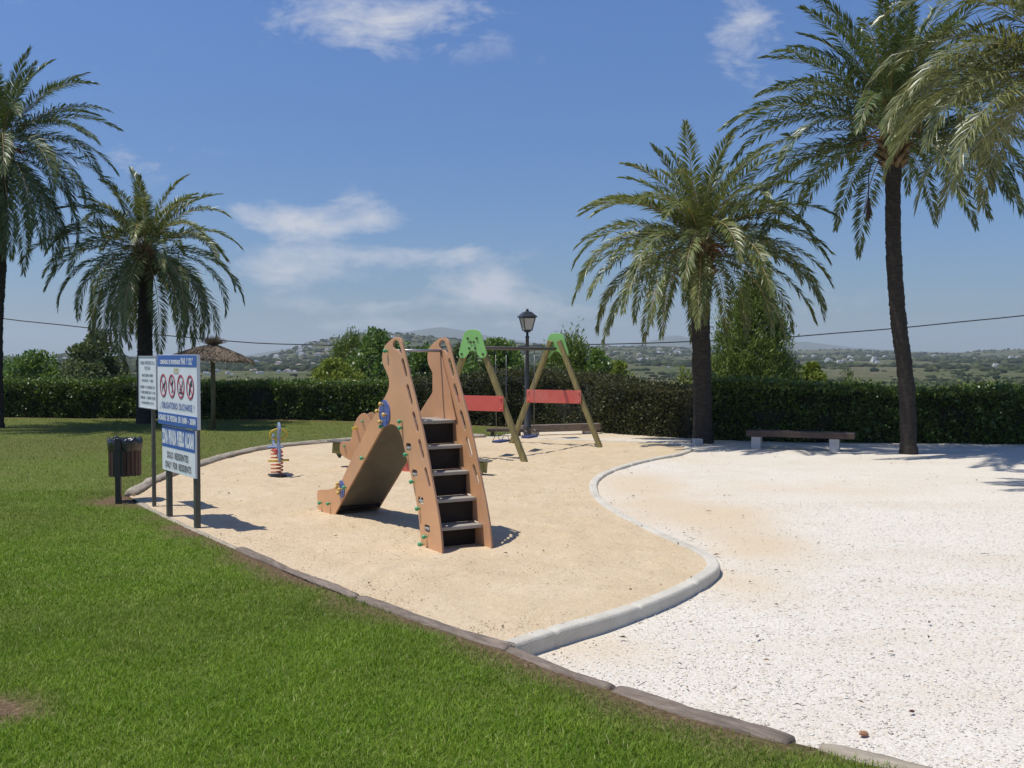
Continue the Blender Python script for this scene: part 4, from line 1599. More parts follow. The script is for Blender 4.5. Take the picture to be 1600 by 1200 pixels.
MB().tube([(0.16, -0.17, 0.27), (0.16, 0.17, 0.27)], 0.018, 8).build('footrest', M['yellow'], RD)
m = MB()
m.box((0.02, 0, 0.42), (0.3, 0.11, 0.06))
m.build('mount', M['panel_red'], RD, 0.008)

# ------------------------------------------------------------------ seesaw
L0 = np.array([-3.16, 18.1])
L1 = np.array([-0.42, 17.05])
dv = L1 - L0
SL = float(np.linalg.norm(dv))
SS = empty('seesaw', 'low wooden seesaw behind the slide with brown boards and olive seats', 'seesaw', ((L0[0] + L1[0]) / 2, (L0[1] + L1[1]) / 2, 0), math.atan2(dv[1], dv[0]))
TS = math.atan2(0.48 - 0.23, SL)  # left end up


def tz(x):
    return 0.33 - x * math.tan(TS)


rotY = Matrix.Rotation(TS, 3, 'Y')
m = MB()
m.bar((-SL / 2 + 0.1, 0, tz(-SL / 2 + 0.1) - 0.04), (SL / 2 - 0.1, 0, tz(SL / 2 - 0.1) - 0.04), 0.12, 0.13)
m.build('beam', M['olive'], SS, 0.01)
m = MB()
m.box((0, 0.10, 0.14), (0.34, 0.05, 0.32), None, 0.6)
m.box((0, -0.10, 0.14), (0.34, 0.05, 0.32), None, 0.6)
m.tube([(0, -0.16, 0.26), (0, 0.16, 0.26)], 0.025, 10)
m.build('pivot', M['panel_red'], SS)
SBK = 1.12
sb = [(0.0, -0.16), (-0.03, -0.02), (0.02, 0.05), (0.16, 0.06), (0.20, 0.24), (0.28, 0.42), (0.38, 0.50), (0.47, 0.47), (0.56, 0.34), (0.72, 0.10), (0.74, 0.0), (0.62, -0.03), (0.54, 0.12), (0.47, 0.10), (0.46, -0.1), (0.38, -0.22), (0.2, -0.25)]
for sgn in (-1, 1):
    xe = sgn * (SL / 2 - 0.1)
    for sy in (-1, 1):
        me = board([[tuple(p) for p in catmull(sb, True, 3)]], 0.02, 0.004)
        x0 = sgn * (SL / 2 - 0.24)
        remap(me, lambda c: np.column_stack([x0 - sgn * c[:, 0] * SBK, c[:, 2] + sy * 0.13, c[:, 1] * SBK + tz(x0) + 0.0]))
        o = link_mesh('side_board', me, M['salmon'], SS)
        edge_band(o)
        for (bx, bz) in ((0.06, -0.02), (0.42, 0.03), (0.66, 0.06), (0.42, 0.42)):
            mm = MB()
            mm.sphere((x0 - sgn * bx, sy * 0.152, tz(x0) + bz), 0.022, (1, 0.9, 1), 8)
            mm.build('bolt_cap', M['cap_green'], o)
    MB().tube([(x0 - sgn * 0.30, -0.27, tz(x0) + 0.30), (x0 - sgn * 0.30, 0.27, tz(x0) + 0.30)], 0.024, 8).build('handle', M['yellow'], SS)
    m = MB()
    m.box((xe - sgn * 0.02, 0, tz(xe) + 0.03), (0.36, 0.25, 0.022), rotY)
    m.build('seat', M['seat_grey'], SS, 0.008)
    m = MB()
    m.box((xe - sgn * 0.06, -0.085, tz(xe) - 0.085), (0.26, 0.02, 0.19), rotY)
    m.box((xe - sgn * 0.06, 0.085, tz(xe) - 0.085), (0.26, 0.02, 0.19), rotY)
    m.box((xe + sgn * 0.07, 0, tz(xe) - 0.075), (0.02, 0.15, 0.17), rotY)
    m.build('bracket', M['olive'], SS)
    m = MB()
    zb = 0.1 if sgn < 0 else 0.06
    m.box((xe - sgn * 0.02, 0, tz(xe) - 0.16 - zb / 2), (0.11, 0.1, zb), Matrix.Rotation(math.pi, 3, 'X'), 0.25)
    m.build('bumper', M['rubber'], SS)

# ------------------------------------------------------------------ signs
SG = empty('notice_sign', 'large white and blue notice sign on two posts with four prohibition rings', 'sign', (-4.23, 12.6, 0), math.atan2(-0.814, 0.581))
for a in (0.0, 1.035):
    m = MB()
    m.box((a, 0, 0.94), (0.08, 0.06, 2.08))
    m.build('post', M['post_grey'], SG, 0.006)


def on_front(me, y):
    return remap(me, lambda c: np.column_stack([c[:, 0], np.full(len(c), y), c[:, 1]]))


def rect_part(name, mat, par, x0, x1, z0, z1, y, th=0.003):
    m = MB()
    m.box(((x0 + x1) / 2, y, (z0 + z1) / 2), (x1 - x0, th, z1 - z0))
    return m.build(name, mat, par)


def txt(s, x, z, h, w, mat, par, y, bold=0.03):
    me = text_mesh(s, h, w, bold)
    remap(me, lambda c: np.column_stack([c[:, 0] + x, np.full(len(c), y), c[:, 1] + z]))
    return link_mesh('lettering', me, mat, par)


UP0, UP1, UZ0, UZ1 = -0.39, 1.207, 1.155, 2.005
m = MB()
m.box(((UP0 + UP1) / 2, -0.052, (UZ0 + UZ1) / 2), (UP1 - UP0, 0.04, UZ1 - UZ0))
up = m.build('upper_panel', M['sign_white'], SG, 0.003)
yf = -0.0725
rect_part('header_band', M['sign_blue'], up, UP0 + .004, UP1 - .004, 1.865, UZ1 - .004, yf - 0.001)
rect_part('footer_band', M['sign_blue'], up, UP0 + .004, UP1 - .004, UZ0 + .004, 1.30, yf - 0.001)
ytx = yf - 0.0045
txt('COMUNIDAD DE PROPIETARIOS', 0.16, 1.918, 0.056, 0.86, M['letter_white'], up, ytx, 0.05)
txt('"MAR Y SOL"', 0.84, 1.93, 0.085, 0.46, M['letter_white'], up, ytx, 0.03)
txt('NORMAS', 0.41, 1.835, 0.028, 0.2, M['ink_gold'], up, ytx, 0.04)
txt('PISCINA', 0.41, 1.797, 0.028, 0.2, M['ink_gold'], up, ytx, 0.04)
txt('\u00a1 OBLIGATORIO DUCHARSE !', 0.41, 1.385, 0.10, 1.40, M['ink_blue'], up, ytx, 0.012)
txt('HORARIO DE PISCINA: DE 10:00H - 20:00H', 0.405, 1.24, 0.075, 1.52, M['letter_white'], up, ytx, 0.05)
icons = [
    [[(-.05, -.06), (-.03, .02), (.03, .02), (.06, .06), (.075, .03), (.045, -.01), (.05, -.065), (.03, -.065), (.025, -.02), (-.02, -.025), (-.03, -.065)]],
    [[(-.015, .075), (.01, .085), (.02, .06), (0, .045)], [(-.06, .03), (-.01, .035), (.05, .06), (.05, .04), (.02, .01), (.035, -.03), (.0, -.08), (-.02, -.075), (.005, -.03), (-.03, -.0), (-.06, .015)]],
    [[(-.06, -.075), (.05, -.075), (.05, -.05), (-.06, -.05)], [(-.05, -.04), (.04, -.04), (.04, -.02), (-.05, -.02)], [(-.04, -.01), (0, -.01), (-.02, .02)], [(.02, -.01), (.05, -.01), (.06, .06), (.045, .06)]],
    [[(-.05, -.08), (-.02, -.085), (.02, 0), (.06, .06), (.04, .08), (.0, .05), (-.04, -.02)], [(.05, .0), (.07, .02), (.055, .05), (.04, .03)]]]
for k in range(4):
    cx, cz = -0.135 + k * 0.365, 1.632
    ringo = [(cx + .14 * math.cos(2 * math.pi * i / 40), cz + .14 * math.sin(2 * math.pi * i / 40)) for i in range(40)]
    ringi = [(cx + .118 * math.cos(2 * math.pi * i / 40), cz + .118 * math.sin(2 * math.pi * i / 40)) for i in range(40)]
    me = board([ringo, ringi], 0.002, 0.0)
    bm = bmesh.new()
    bm.from_mesh(me)
    r = bmesh.ops.create_cube(bm, size=1)
    rm = Matrix.Rotation(R(-45), 3, 'Z')
    for v in r['verts']:
        v.co = rm @ Vector((v.co.x * 0.24, v.co.y * 0.016, v.co.z * 0.002)) + Vector((cx, cz, 0.0012))
    bm.to_mesh(me)
    bm.free()
    remap(me, lambda c: np.column_stack([c[:, 0], yf - 0.005 - c[:, 2], c[:, 1]]))
    ro = link_mesh('prohibition_ring', me, M['ink_red'], up)
    mes = [board([[(cx + x * 1.15, cz + z * 1.15) for x, z in poly]], 0.002, 0.0) for poly in icons[k]]
    me = join_meshes('pictogram', mes)
    remap(me, lambda c: np.column_stack([c[:, 0], yf - 0.0025 - c[:, 2] * 0.5, c[:, 1]]))
    link_mesh('pictogram', me, M['ink_black'], up)
m = MB()
m.box((0.415, -0.045, 0.865), (1.235, 0.024, 0.545))
lp = m.build('lower_panel', M['sign_white'], SG, 0.002)
yl = -0.0585
rect_part('header_band', M['sign_blue'], lp, -0.2, 1.03, 0.885, 1.136, yl)
txt('ZONA PRIVADA PUEBLO ALCASAR', 0.415, 1.01, 0.185, 1.19, M['letter_white'], lp, yl - 0.003, 0.055)
txt('SOLO RESIDENTES', 0.40, 0.795, 0.08, 0.80, M['ink_black'], lp, yl - 0.003, 0.012)
txt('ONLY FOR RESIDENTS', 0.41, 0.675, 0.08, 0.97, M['ink_black'], lp, yl - 0.003, 0.012)

up.location = (0.169, 0, 0)
up.scale = (0.92, 1, 1)
lp.location = (0.12, 0, 0)

SM = empty('rules_sign', 'smaller white rules sign on a single thin post behind the notice sign', 'sign', (-4.72, 13.4, 0), math.atan2(-0.814, 0.581))
m = MB()
m.box((0, 0.02, 0.93), (0.06, 0.04, 2.06))
m.build('post', M['post_grey'], SM, 0.004)
m = MB()
m.box((-0.065, -0.015, 1.645), (0.80, 0.03, 0.69))
sp = m.build('panel', M['sign_white'], SM, 0.002)
m = MB()
for (c, s) in (((-0.065, -0.032, 1.985), (0.80, 0.012, 0.012)), ((-0.065, -0.032, 1.305), (0.80, 0.012, 0.012)), ((-0.461, -0.032, 1.645), (0.012, 0.012, 0.69)), ((0.331, -0.032, 1.645), (0.012, 0.012, 0.69))):
    m.box(c, s)
m.build('frame', M['sign_frame'], sp)
rr = random.Random(3)
lines = [(1.90, 0.64, .05), (1.83, 0.26, .05), (1.735, 0.5, .042), (1.665, 0.52, .042), (1.58, 0.68, .045), (1.51, 0.68, .045), (1.44, 0.66, .045), (1.372, 0.56, .04)]
titles = ['NORMAS PROPIETARIOS DE LA', 'PISCINA']
mes = []
for i, (z, w, h) in enumerate(lines):
    if i < 2:
        me = text_mesh(titles[i], h, w, 0.02)
        remap(me, lambda c: np.column_stack([c[:, 0] - 0.065, c[:, 1] + z, np.zeros(len(c))]))
    else:  # too small to read in the photograph: rows of letter-sized strokes
        m = MB()
        x = -0.065 - w / 2
        while x < -0.065 + w / 2:
            ww = rr.uniform(0.01, 0.022)
            if rr.random() > 0.16:
                m.box((x, z, 0), (ww * 0.35, h * rr.uniform(0.6, 1), 0.001))
                if rr.random() > 0.4:
                    m.box((x + ww * 0.3, z + rr.choice((-1, 0, 1)) * h * 0.33, 0), (ww * 0.6, h * 0.16, 0.001))
            x += ww
        me = bpy.data.meshes.new('stroke')
        m.bm.to_mesh(me)
        m.bm.free()
    remap(me, lambda c: np.column_stack([c[:, 0], -0.0315 - c[:, 2], c[:, 1]]))
    link_mesh('lettering', me, M['ink_grey'], sp)

# ------------------------------------------------------------------ litter bin
BN = empty('litter_bin', 'round dark slatted litter bin with black bag on a black post', 'litter bin', (-5.29, 13.75, 0), 0.0)
bc = (0.0, 0.22)
m = MB()
m.box((0, -0.03, 0.43), (0.075, 0.05, 0.90))
m.box((0.005, -0.035, 0.55), (0.13, 0.02, 0.36))
m.build('post', M['black_metal'], BN, 0.005)
for i in range(22):
    a = 2 * math.pi * (i + 0.5) / 22
    m = MB()
    rot = Matrix.Rotation(a, 3, 'Z')
    m.box((bc[0] + 0.20 * math.cos(a), bc[1] + 0.20 * math.sin(a), 0.555), (0.018, 0.047, 0.39), rot)
    m.build('slat', M['slat'], BN, 0.004)
MB().lathe([(0.175, 0.37), (0.185, 0.37), (0.185, 0.80), (0.175, 0.80)], (bc[0], bc[1], 0), 24).build('liner', M['black_metal'], BN)
m = MB()
nb = 64
rings = []
for i, (r_, z_) in enumerate([(0.217, 0.705), (0.222, 0.735), (0.222, 0.77), (0.225, 0.81), (0.223, 0.85), (0.195, 0.865), (0.175, 0.84), (0.15, 0.76), (0.02, 0.70)]):
    ring = []
    for j in range(nb):
        a = 2 * math.pi * j / nb
        k = mn.noise(Vector((math.cos(a) * 3.2, math.sin(a) * 3.2, z_ * 7))) + 0.6 * mn.noise(Vector((math.cos(a) * 9, math.sin(a) * 9, z_ * 12)))
        k += 0.5 * mn.noise(Vector((math.cos(a) * 22, math.sin(a) * 22, z_ * 30)))
        rr_ = r_ * (1 + 0.05 * k)
        zz = z_ + (0.05 * max(k, -0.4) if i in (4, 5) else 0.012 * k)
        ring.append(m.bm.verts.new((bc[0] + rr_ * math.cos(a), bc[1] + rr_ * math.sin(a), zz)))
    rings.append(ring)
for a, b in zip(rings, rings[1:]):
    for j in range(nb):
        f = m.bm.faces.new((a[j], a[(j + 1) % nb], b[(j + 1) % nb], b[j]))
        f.smooth = True
m.build('bag', M['bag'], BN)

# ------------------------------------------------------------------ street lamp
LP = empty('street_lamp', 'black iron lamp post with a glass lantern behind the swing', 'street lamp', (0.37, 24.77, 0), R(20))
MB().lathe([(0.10, 0.0), (0.10, 0.04), (0.085, 0.06), (0.09, 0.22), (0.105, 0.24), (0.105, 0.27), (0.085, 0.29), (0.08, 0.95), (0.06, 1.0), (0.045, 1.05), (0.04, 2.40), (0.05, 2.42), (0.05, 2.45), (0.03, 2.47), (0.03, 2.56)], n=16).build('post', M['lamp_iron'], LP)
z0, z1 = 2.60, 2.90
m = MB()
for (s0, s1) in (((-1, -1), (1, -1)), ((1, -1), (1, 1)), ((1, 1), (-1, 1)), ((-1, 1), (-1, -1))):
    q = [m.bm.verts.new(p) for p in ((s0[0] * .085, s0[1] * .085, z0), (s1[0] * .085, s1[1] * .085, z0), (s1[0] * .145, s1[1] * .145, z1), (s0[0] * .145, s0[1] * .145, z1))]
    m.bm.faces.new(q)
m.build('glass', M['lamp_glass'], LP)
m = MB()
for sx in (-1, 1):
    for sy in (-1, 1):
        m.bar((sx * .088, sy * .088, z0), (sx * .15, sy * .15, z1), 0.018)
for z, w in ((z0, .09), (z1, .15)):
    for sx in (-1, 1):
        m.bar((sx * w, -w, z), (sx * w, w, z), 0.02)
        m.bar((-w, sx * w, z), (w, sx * w, z), 0.02)
m.box((0, 0, 2.575), (0.12, 0.12, 0.04))
m.build('cage', M['lamp_iron'], LP)
m = MB()
prof_ = [(0.20, 2.91), (0.195, 2.935), (0.14, 2.99), (0.085, 3.045), (0.03, 3.06), (0.03, 3.09), (0.012, 3.12)]
rings = []
for r_, z_ in prof_:
    rings.append([m.bm.verts.new((sx * r_ * 0.95, sy * r_ * 0.95, z_)) for sx, sy in ((-1, -1), (1, -1), (1, 1), (-1, 1))])
for a, b in zip(rings, rings[1:]):
    for j in range(4):
        m.bm.faces.new((a[j], a[(j + 1) % 4], b[(j + 1) % 4], b[j]))
m.bm.faces.new(rings[-1])
m.bm.faces.new(list(reversed(rings[0])))
m.build('cap', M['lamp_iron'], LP)

# ------------------------------------------------------------------ benches and beams
p0, p1 = np.array([5.30, 22.15]), np.array([6.80, 21.55])
d_ = p1 - p0
BE = empty('bench', 'backless bench of a brown timber beam on two white concrete blocks', 'bench', (p0[0], p0[1], 0), math.atan2(d_[1], d_[0]))
ln = float(np.linalg.norm(d_))
for x in (0, ln):
    m = MB()
    m.box((x, 0.05, 0.11), (0.2, 0.3, 0.26))
    m.build('block', M['concrete'], BE, 0.01)
m = MB()
m.box((ln / 2 + 0.1, 0.05, 0.31), (ln + 0.62, 0.36, 0.13))
m.build('seat', M['plank_brown'], BE, 0.012)

p0, p1 = np.array([0.25, 25.55]), np.array([2.25, 26.35])
d_ = p1 - p0
B2 = empty('bench', 'low weathered grey timber beam seat beside the hedge behind the swing', 'bench', (p0[0], p0[1], 0), math.atan2(d_[1], d_[0]))
ln = float(np.linalg.norm(d_))
m = MB()
m.box((ln / 2, 0, 0.16), (ln, 0.2, 0.18))
m.build('seat', M['oldwood'], B2, 0.015)
for x in (0.35, ln - 0.35):
    m = MB()
    m.box((x, 0.02, 0.03), (0.2, 0.14, 0.075))
    m.build('block', M['concrete'], B2, 0.006)
p0 = np.array([-0.58, 25.45])
B3 = empty('bench', 'short dark plank seat on the ground at the edge of the far lawn', 'bench', (p0[0], p0[1], 0), R(4))
m = MB()
m.box((0.42, 0, 0.14), (0.95, 0.26, 0.07))
m.build('seat', M['plank_brown'], B3, 0.01)
for x in (0.1, 0.75):
    m = MB()
    m.box((x, 0.0, 0.045), (0.09, 0.2, 0.115))
    m.build('foot', M['plank_brown'], B3)
m = MB()
m.box((0, 0, 0.05), (0.2, 0.16, 0.14))
o = m.build('concrete_block', M['concrete'], None, 0.012)
o.location = (4.17, 23.0, 0)
o.rotation_euler = (0.05, 0.04, 0.3)
tag(o, 'small grey concrete block at the foot of the middle palm', 'block')

# ------------------------------------------------------------------ straw parasol


def strands(base, tip, w, seed):
    """flat straws from base to tip"""
    n = len(base)
    d = tip - base
    rs = np.random.default_rng(seed)
    up = rs.normal(size=(n, 3))
    s = np.cross(d, up)
    s /= np.linalg.norm(s, axis=1)[:, None] + 1e-9
    w = np.broadcast_to(np.asarray(w).reshape(-1, 1), (n, 1))
    V = np.stack([base - s * w, base + s * w, tip + s * w * .3, tip - s * w * .3], 1).reshape(-1, 3)
    return V, np.arange(n * 4).reshape(-1, 4), np.repeat(rs.random(n), 4)


PA = empty('parasol', 'round straw thatched parasol on a wooden pole by the hedge', 'parasol', (-8.12, 27.79, 0), 0)
MB().tube([(0, 0, -0.1), (0.01, 0, 1.0), (0.0, 0, 2.35)], [0.065, 0.062, 0.06], 12).build('pole', M['pole_wood'], PA)
m = MB()
m.lathe([(1.03, 1.885), (1.07, 1.91), (0.72, 2.06), (0.35, 2.19), (0.06, 2.28)], n=32, caps=False)
m.lathe([(1.03, 1.875), (0.5, 2.10), (0.05, 2.25)], n=32, caps=False)
can = m.build('canopy', M['thatch_core'], PA)
can.rotation_euler = (0, R(4.5), 0)
can.location = (-0.15, 0, 0)
n = 5200
a = rng.uniform(0, 6.283, n)
t = rng.random(n) ** 0.6
r0 = 0.08 + 0.92 * t
zz = np.interp(r0, [0.06, 0.35, 0.72, 1.06], [2.295, 2.205, 2.075, 1.925]) + rng.uniform(0, 0.012, n)
ln_ = rng.uniform(0.14, 0.30, n)
r1 = r0 + ln_ * 0.86
r1 = np.minimum(r1, 1.13)
z1_ = zz - ln_ * rng.uniform(0.34, 0.46, n) - np.where(r0 > 0.9, rng.uniform(0.0, 0.06, n), 0)
a2 = a + rng.normal(0, 0.06, n)
V, F, rn = strands(np.column_stack([r0 * np.cos(a), r0 * np.sin(a), zz]), np.column_stack([r1 * np.cos(a2), r1 * np.sin(a2), z1_]), rng.uniform(.006, .014, n), 4)
o = link_mesh('straw', np_mesh('straw', V, [F], {'rnd': rn}), M['straw'], can)
n = 420
a = rng.uniform(0, 6.283, n)
b0 = np.column_stack([0.05 * np.cos(a), 0.05 * np.sin(a), 2.26 + rng.uniform(0, .05, n)])
sp_ = rng.uniform(0.04, 0.34, n)
V, F, rn = strands(b0, b0 + np.column_stack([sp_ * np.cos(a), sp_ * np.sin(a), 0.24 - 0.45 * sp_ + rng.uniform(-.02, .05, n)]), 0.007, 5)
link_mesh('tuft', np_mesh('tuft', V, [F], {'rnd': rn * 0.5}), M['straw'], can)

# ------------------------------------------------------------------ overhead cable
m = MB()
pts = []
for px in range(-700, 2401, 100):
    py = np.interp(px, [-700, 0, 200, 400, 600, 800, 1000, 1200, 1400, 1600, 2400], [360, 497, 519, 536, 542, 541, 536.5, 529, 513, 493, 392])
    Yd = 36 + (px - 800) * -0.002
    pts.append(AT(px, float(py), Yd))
pts = [tuple(p) for p in catmull(pts, False, 3)]
m.tube(pts, 0.021, 6)
o = m.build('power_cable', M['cable'])
tag(o, 'single black overhead cable sagging across behind the palms', 'cable')


# ------------------------------------------------------------------ foliage helper
def leaf_quads(C, D, size, aspect, rs, fold=0.25):
    """diamond leaves at C pointing along D"""
    n = len(C)
    D = D / (np.linalg.norm(D, axis=1)[:, None] + 1e-9)
    up = rs.normal(size=(n, 3))
    S = np.cross(D, up)
    S /= np.linalg.norm(S, axis=1)[:, None] + 1e-9
    N_ = np.cross(S, D)
    L = np.broadcast_to(np.asarray(size).reshape(-1, 1), (n, 1))
    w = L * aspect * 0.5
    V = np.stack([C, C + D * L * .5 + S * w + N_ * w * fold, C + D * L, C + D * L * .5 - S * w + N_ * w * fold], 1).reshape(-1, 3)
    return V, np.arange(n * 4).reshape(-1, 4)


# ------------------------------------------------------------------ hedges
def hedge(label, line, heights, widths, mat, dens, leaf, seed, parttop=0.0):
    rs = np.random.default_rng(seed)
    line = [np.array(p, float) for p in catmull(line, False, 6)]
    d = [0]
    for a, b in zip(line, line[1:]):
        d.append(d[-1] + float(np.linalg.norm(b - a)))
    L = d[-1]
    xs, ys = [p[0] for p in line], [p[1] for p in line]
    hs = lambda s: np.interp(s / L, np.linspace(0, 1, len(heights)), heights)
    E_ = empty('hedge', label, 'hedge', (xs[0], ys[0], 0))
    o0 = np.array([xs[0], ys[0], 0])

    def frame(s):
        x, y = np.interp(s, d, xs), np.interp(s, d, ys)
        x2, y2 = np.interp(s + .05, d, xs), np.interp(s + .05, d, ys)
        x1, y1 = np.interp(s - .05, d, xs), np.interp(s - .05, d, ys)
        t = np.stack([x2 - x1, y2 - y1], -1)
        t /= np.linalg.norm(t, axis=-1, keepdims=True) + 1e-9
        nb = np.stack([-t[..., 1], t[..., 0]], -1)  # away from viewer
        return x, y, nb
    # dark twiggy core
    ns = int(L / 0.3) + 1
    ss_ = np.linspace(0.05, L - 0.05, ns)
    x, y, nb = frame(ss_)
    h = hs(ss_) + (vnoise(np.stack([ss_, ss_ * 0], 1), 0.8, seed) - .5) * .1
    V = []
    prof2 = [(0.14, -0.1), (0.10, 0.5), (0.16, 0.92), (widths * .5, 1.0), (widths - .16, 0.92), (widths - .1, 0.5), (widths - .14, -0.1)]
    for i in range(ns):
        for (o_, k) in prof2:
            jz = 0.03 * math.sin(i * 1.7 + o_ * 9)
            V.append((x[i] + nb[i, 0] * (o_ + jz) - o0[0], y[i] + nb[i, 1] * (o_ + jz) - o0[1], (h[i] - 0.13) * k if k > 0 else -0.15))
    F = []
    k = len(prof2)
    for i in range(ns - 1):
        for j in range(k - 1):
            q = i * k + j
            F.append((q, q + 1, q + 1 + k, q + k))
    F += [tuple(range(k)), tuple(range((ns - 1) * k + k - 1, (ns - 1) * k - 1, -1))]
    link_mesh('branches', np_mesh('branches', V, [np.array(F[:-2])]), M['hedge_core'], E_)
    # leaves in three faces
    n = int(L * dens)
    s = rs.uniform(0, L, n)
    face = rs.random(n)
    h = hs(s)
    bumpv = vnoise(np.stack([s, face * 0 + seed], 1), 1.1, seed + 3)
    h = h + (vnoise(np.stack([s, s * 0], 1), 0.5, seed) - .5) * .24 + (bumpv - .5) * .10
    x, y, nb = frame(s)
    off = np.zeros(n)
    zz = np.zeros(n)
    D = np.zeros((n, 3))
    fr = face < 0.60
    tp = (face >= 0.60) & (face < 0.92)
    bk_ = face >= 0.92
    zf = rs.random(n)
    # clumpy depth on the front
    cl = vnoise(np.stack([s, zf * h], 1), 2.6, seed + 9)
    off[fr] = (0.16 - 0.30 * (cl[fr] - 0.42)) - 0.04 - 0.32 * (vnoise(np.stack([s, s * 0 + 3], 1), 0.45, seed + 5)[fr] - .5) + rs.normal(0, 0.05, fr.sum())
    zz[fr] = zf[fr] * h[fr]
    off[tp] = rs.uniform(0, widths, tp.sum())
    zz[tp] = h[tp] - 0.06 + rs.normal(0, 0.035, tp.sum()) + (cl[tp] - .5) * .12 + np.where(rs.random(tp.sum()) > .93, rs.uniform(0, .16, tp.sum()), 0)
    edge = np.minimum(off, widths - off)
    zz[tp] -= np.clip(0.16 - edge[tp], 0, 0.16) * 0.6
    off[bk_] = widths - 0.1 + rs.normal(0, 0.05, bk_.sum())
    zz[bk_] = zf[bk_] * h[bk_]
    nrm = rs.normal(size=(n, 3)) * 0.75
    nrm[fr, :2] -= nb[fr] * 0.8
    nrm[fr, 2] += 0.15
    nrm[tp, 2] += 0.9
    nrm[bk_, :2] += nb[bk_] * 0.8
    C = np.column_stack([x + nb[:, 0] * off - o0[0], y + nb[:, 1] * off - o0[1], zz])
    V, F = leaf_quads(C, nrm, rs.uniform(.6, 1.35, n) * leaf, 0.62, rs)
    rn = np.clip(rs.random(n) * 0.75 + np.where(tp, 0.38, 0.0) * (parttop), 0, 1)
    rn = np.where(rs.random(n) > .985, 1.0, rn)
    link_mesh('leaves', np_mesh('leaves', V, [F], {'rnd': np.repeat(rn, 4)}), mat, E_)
    return E_


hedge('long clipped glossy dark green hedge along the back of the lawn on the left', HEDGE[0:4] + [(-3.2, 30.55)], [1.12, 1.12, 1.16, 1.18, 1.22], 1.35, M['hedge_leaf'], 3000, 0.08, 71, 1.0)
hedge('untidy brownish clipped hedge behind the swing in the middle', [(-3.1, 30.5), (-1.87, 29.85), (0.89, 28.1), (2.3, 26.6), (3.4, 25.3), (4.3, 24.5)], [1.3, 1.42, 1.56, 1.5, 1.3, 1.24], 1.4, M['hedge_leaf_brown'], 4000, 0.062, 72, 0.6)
hedge('glossy green hedge behind the bench and tall palm on the right', [(4.35, 24.45), (5.2, 24.0), (6.43, 23.6), (8.7, 23.3), (11.52, 23.05), (15.5, 22.8), (20, 22.5)], [1.3, 1.36, 1.3, 1.24, 1.2, 1.18, 1.18], 1.45, M['hedge_leaf'], 3600, 0.08, 73, 1.3)


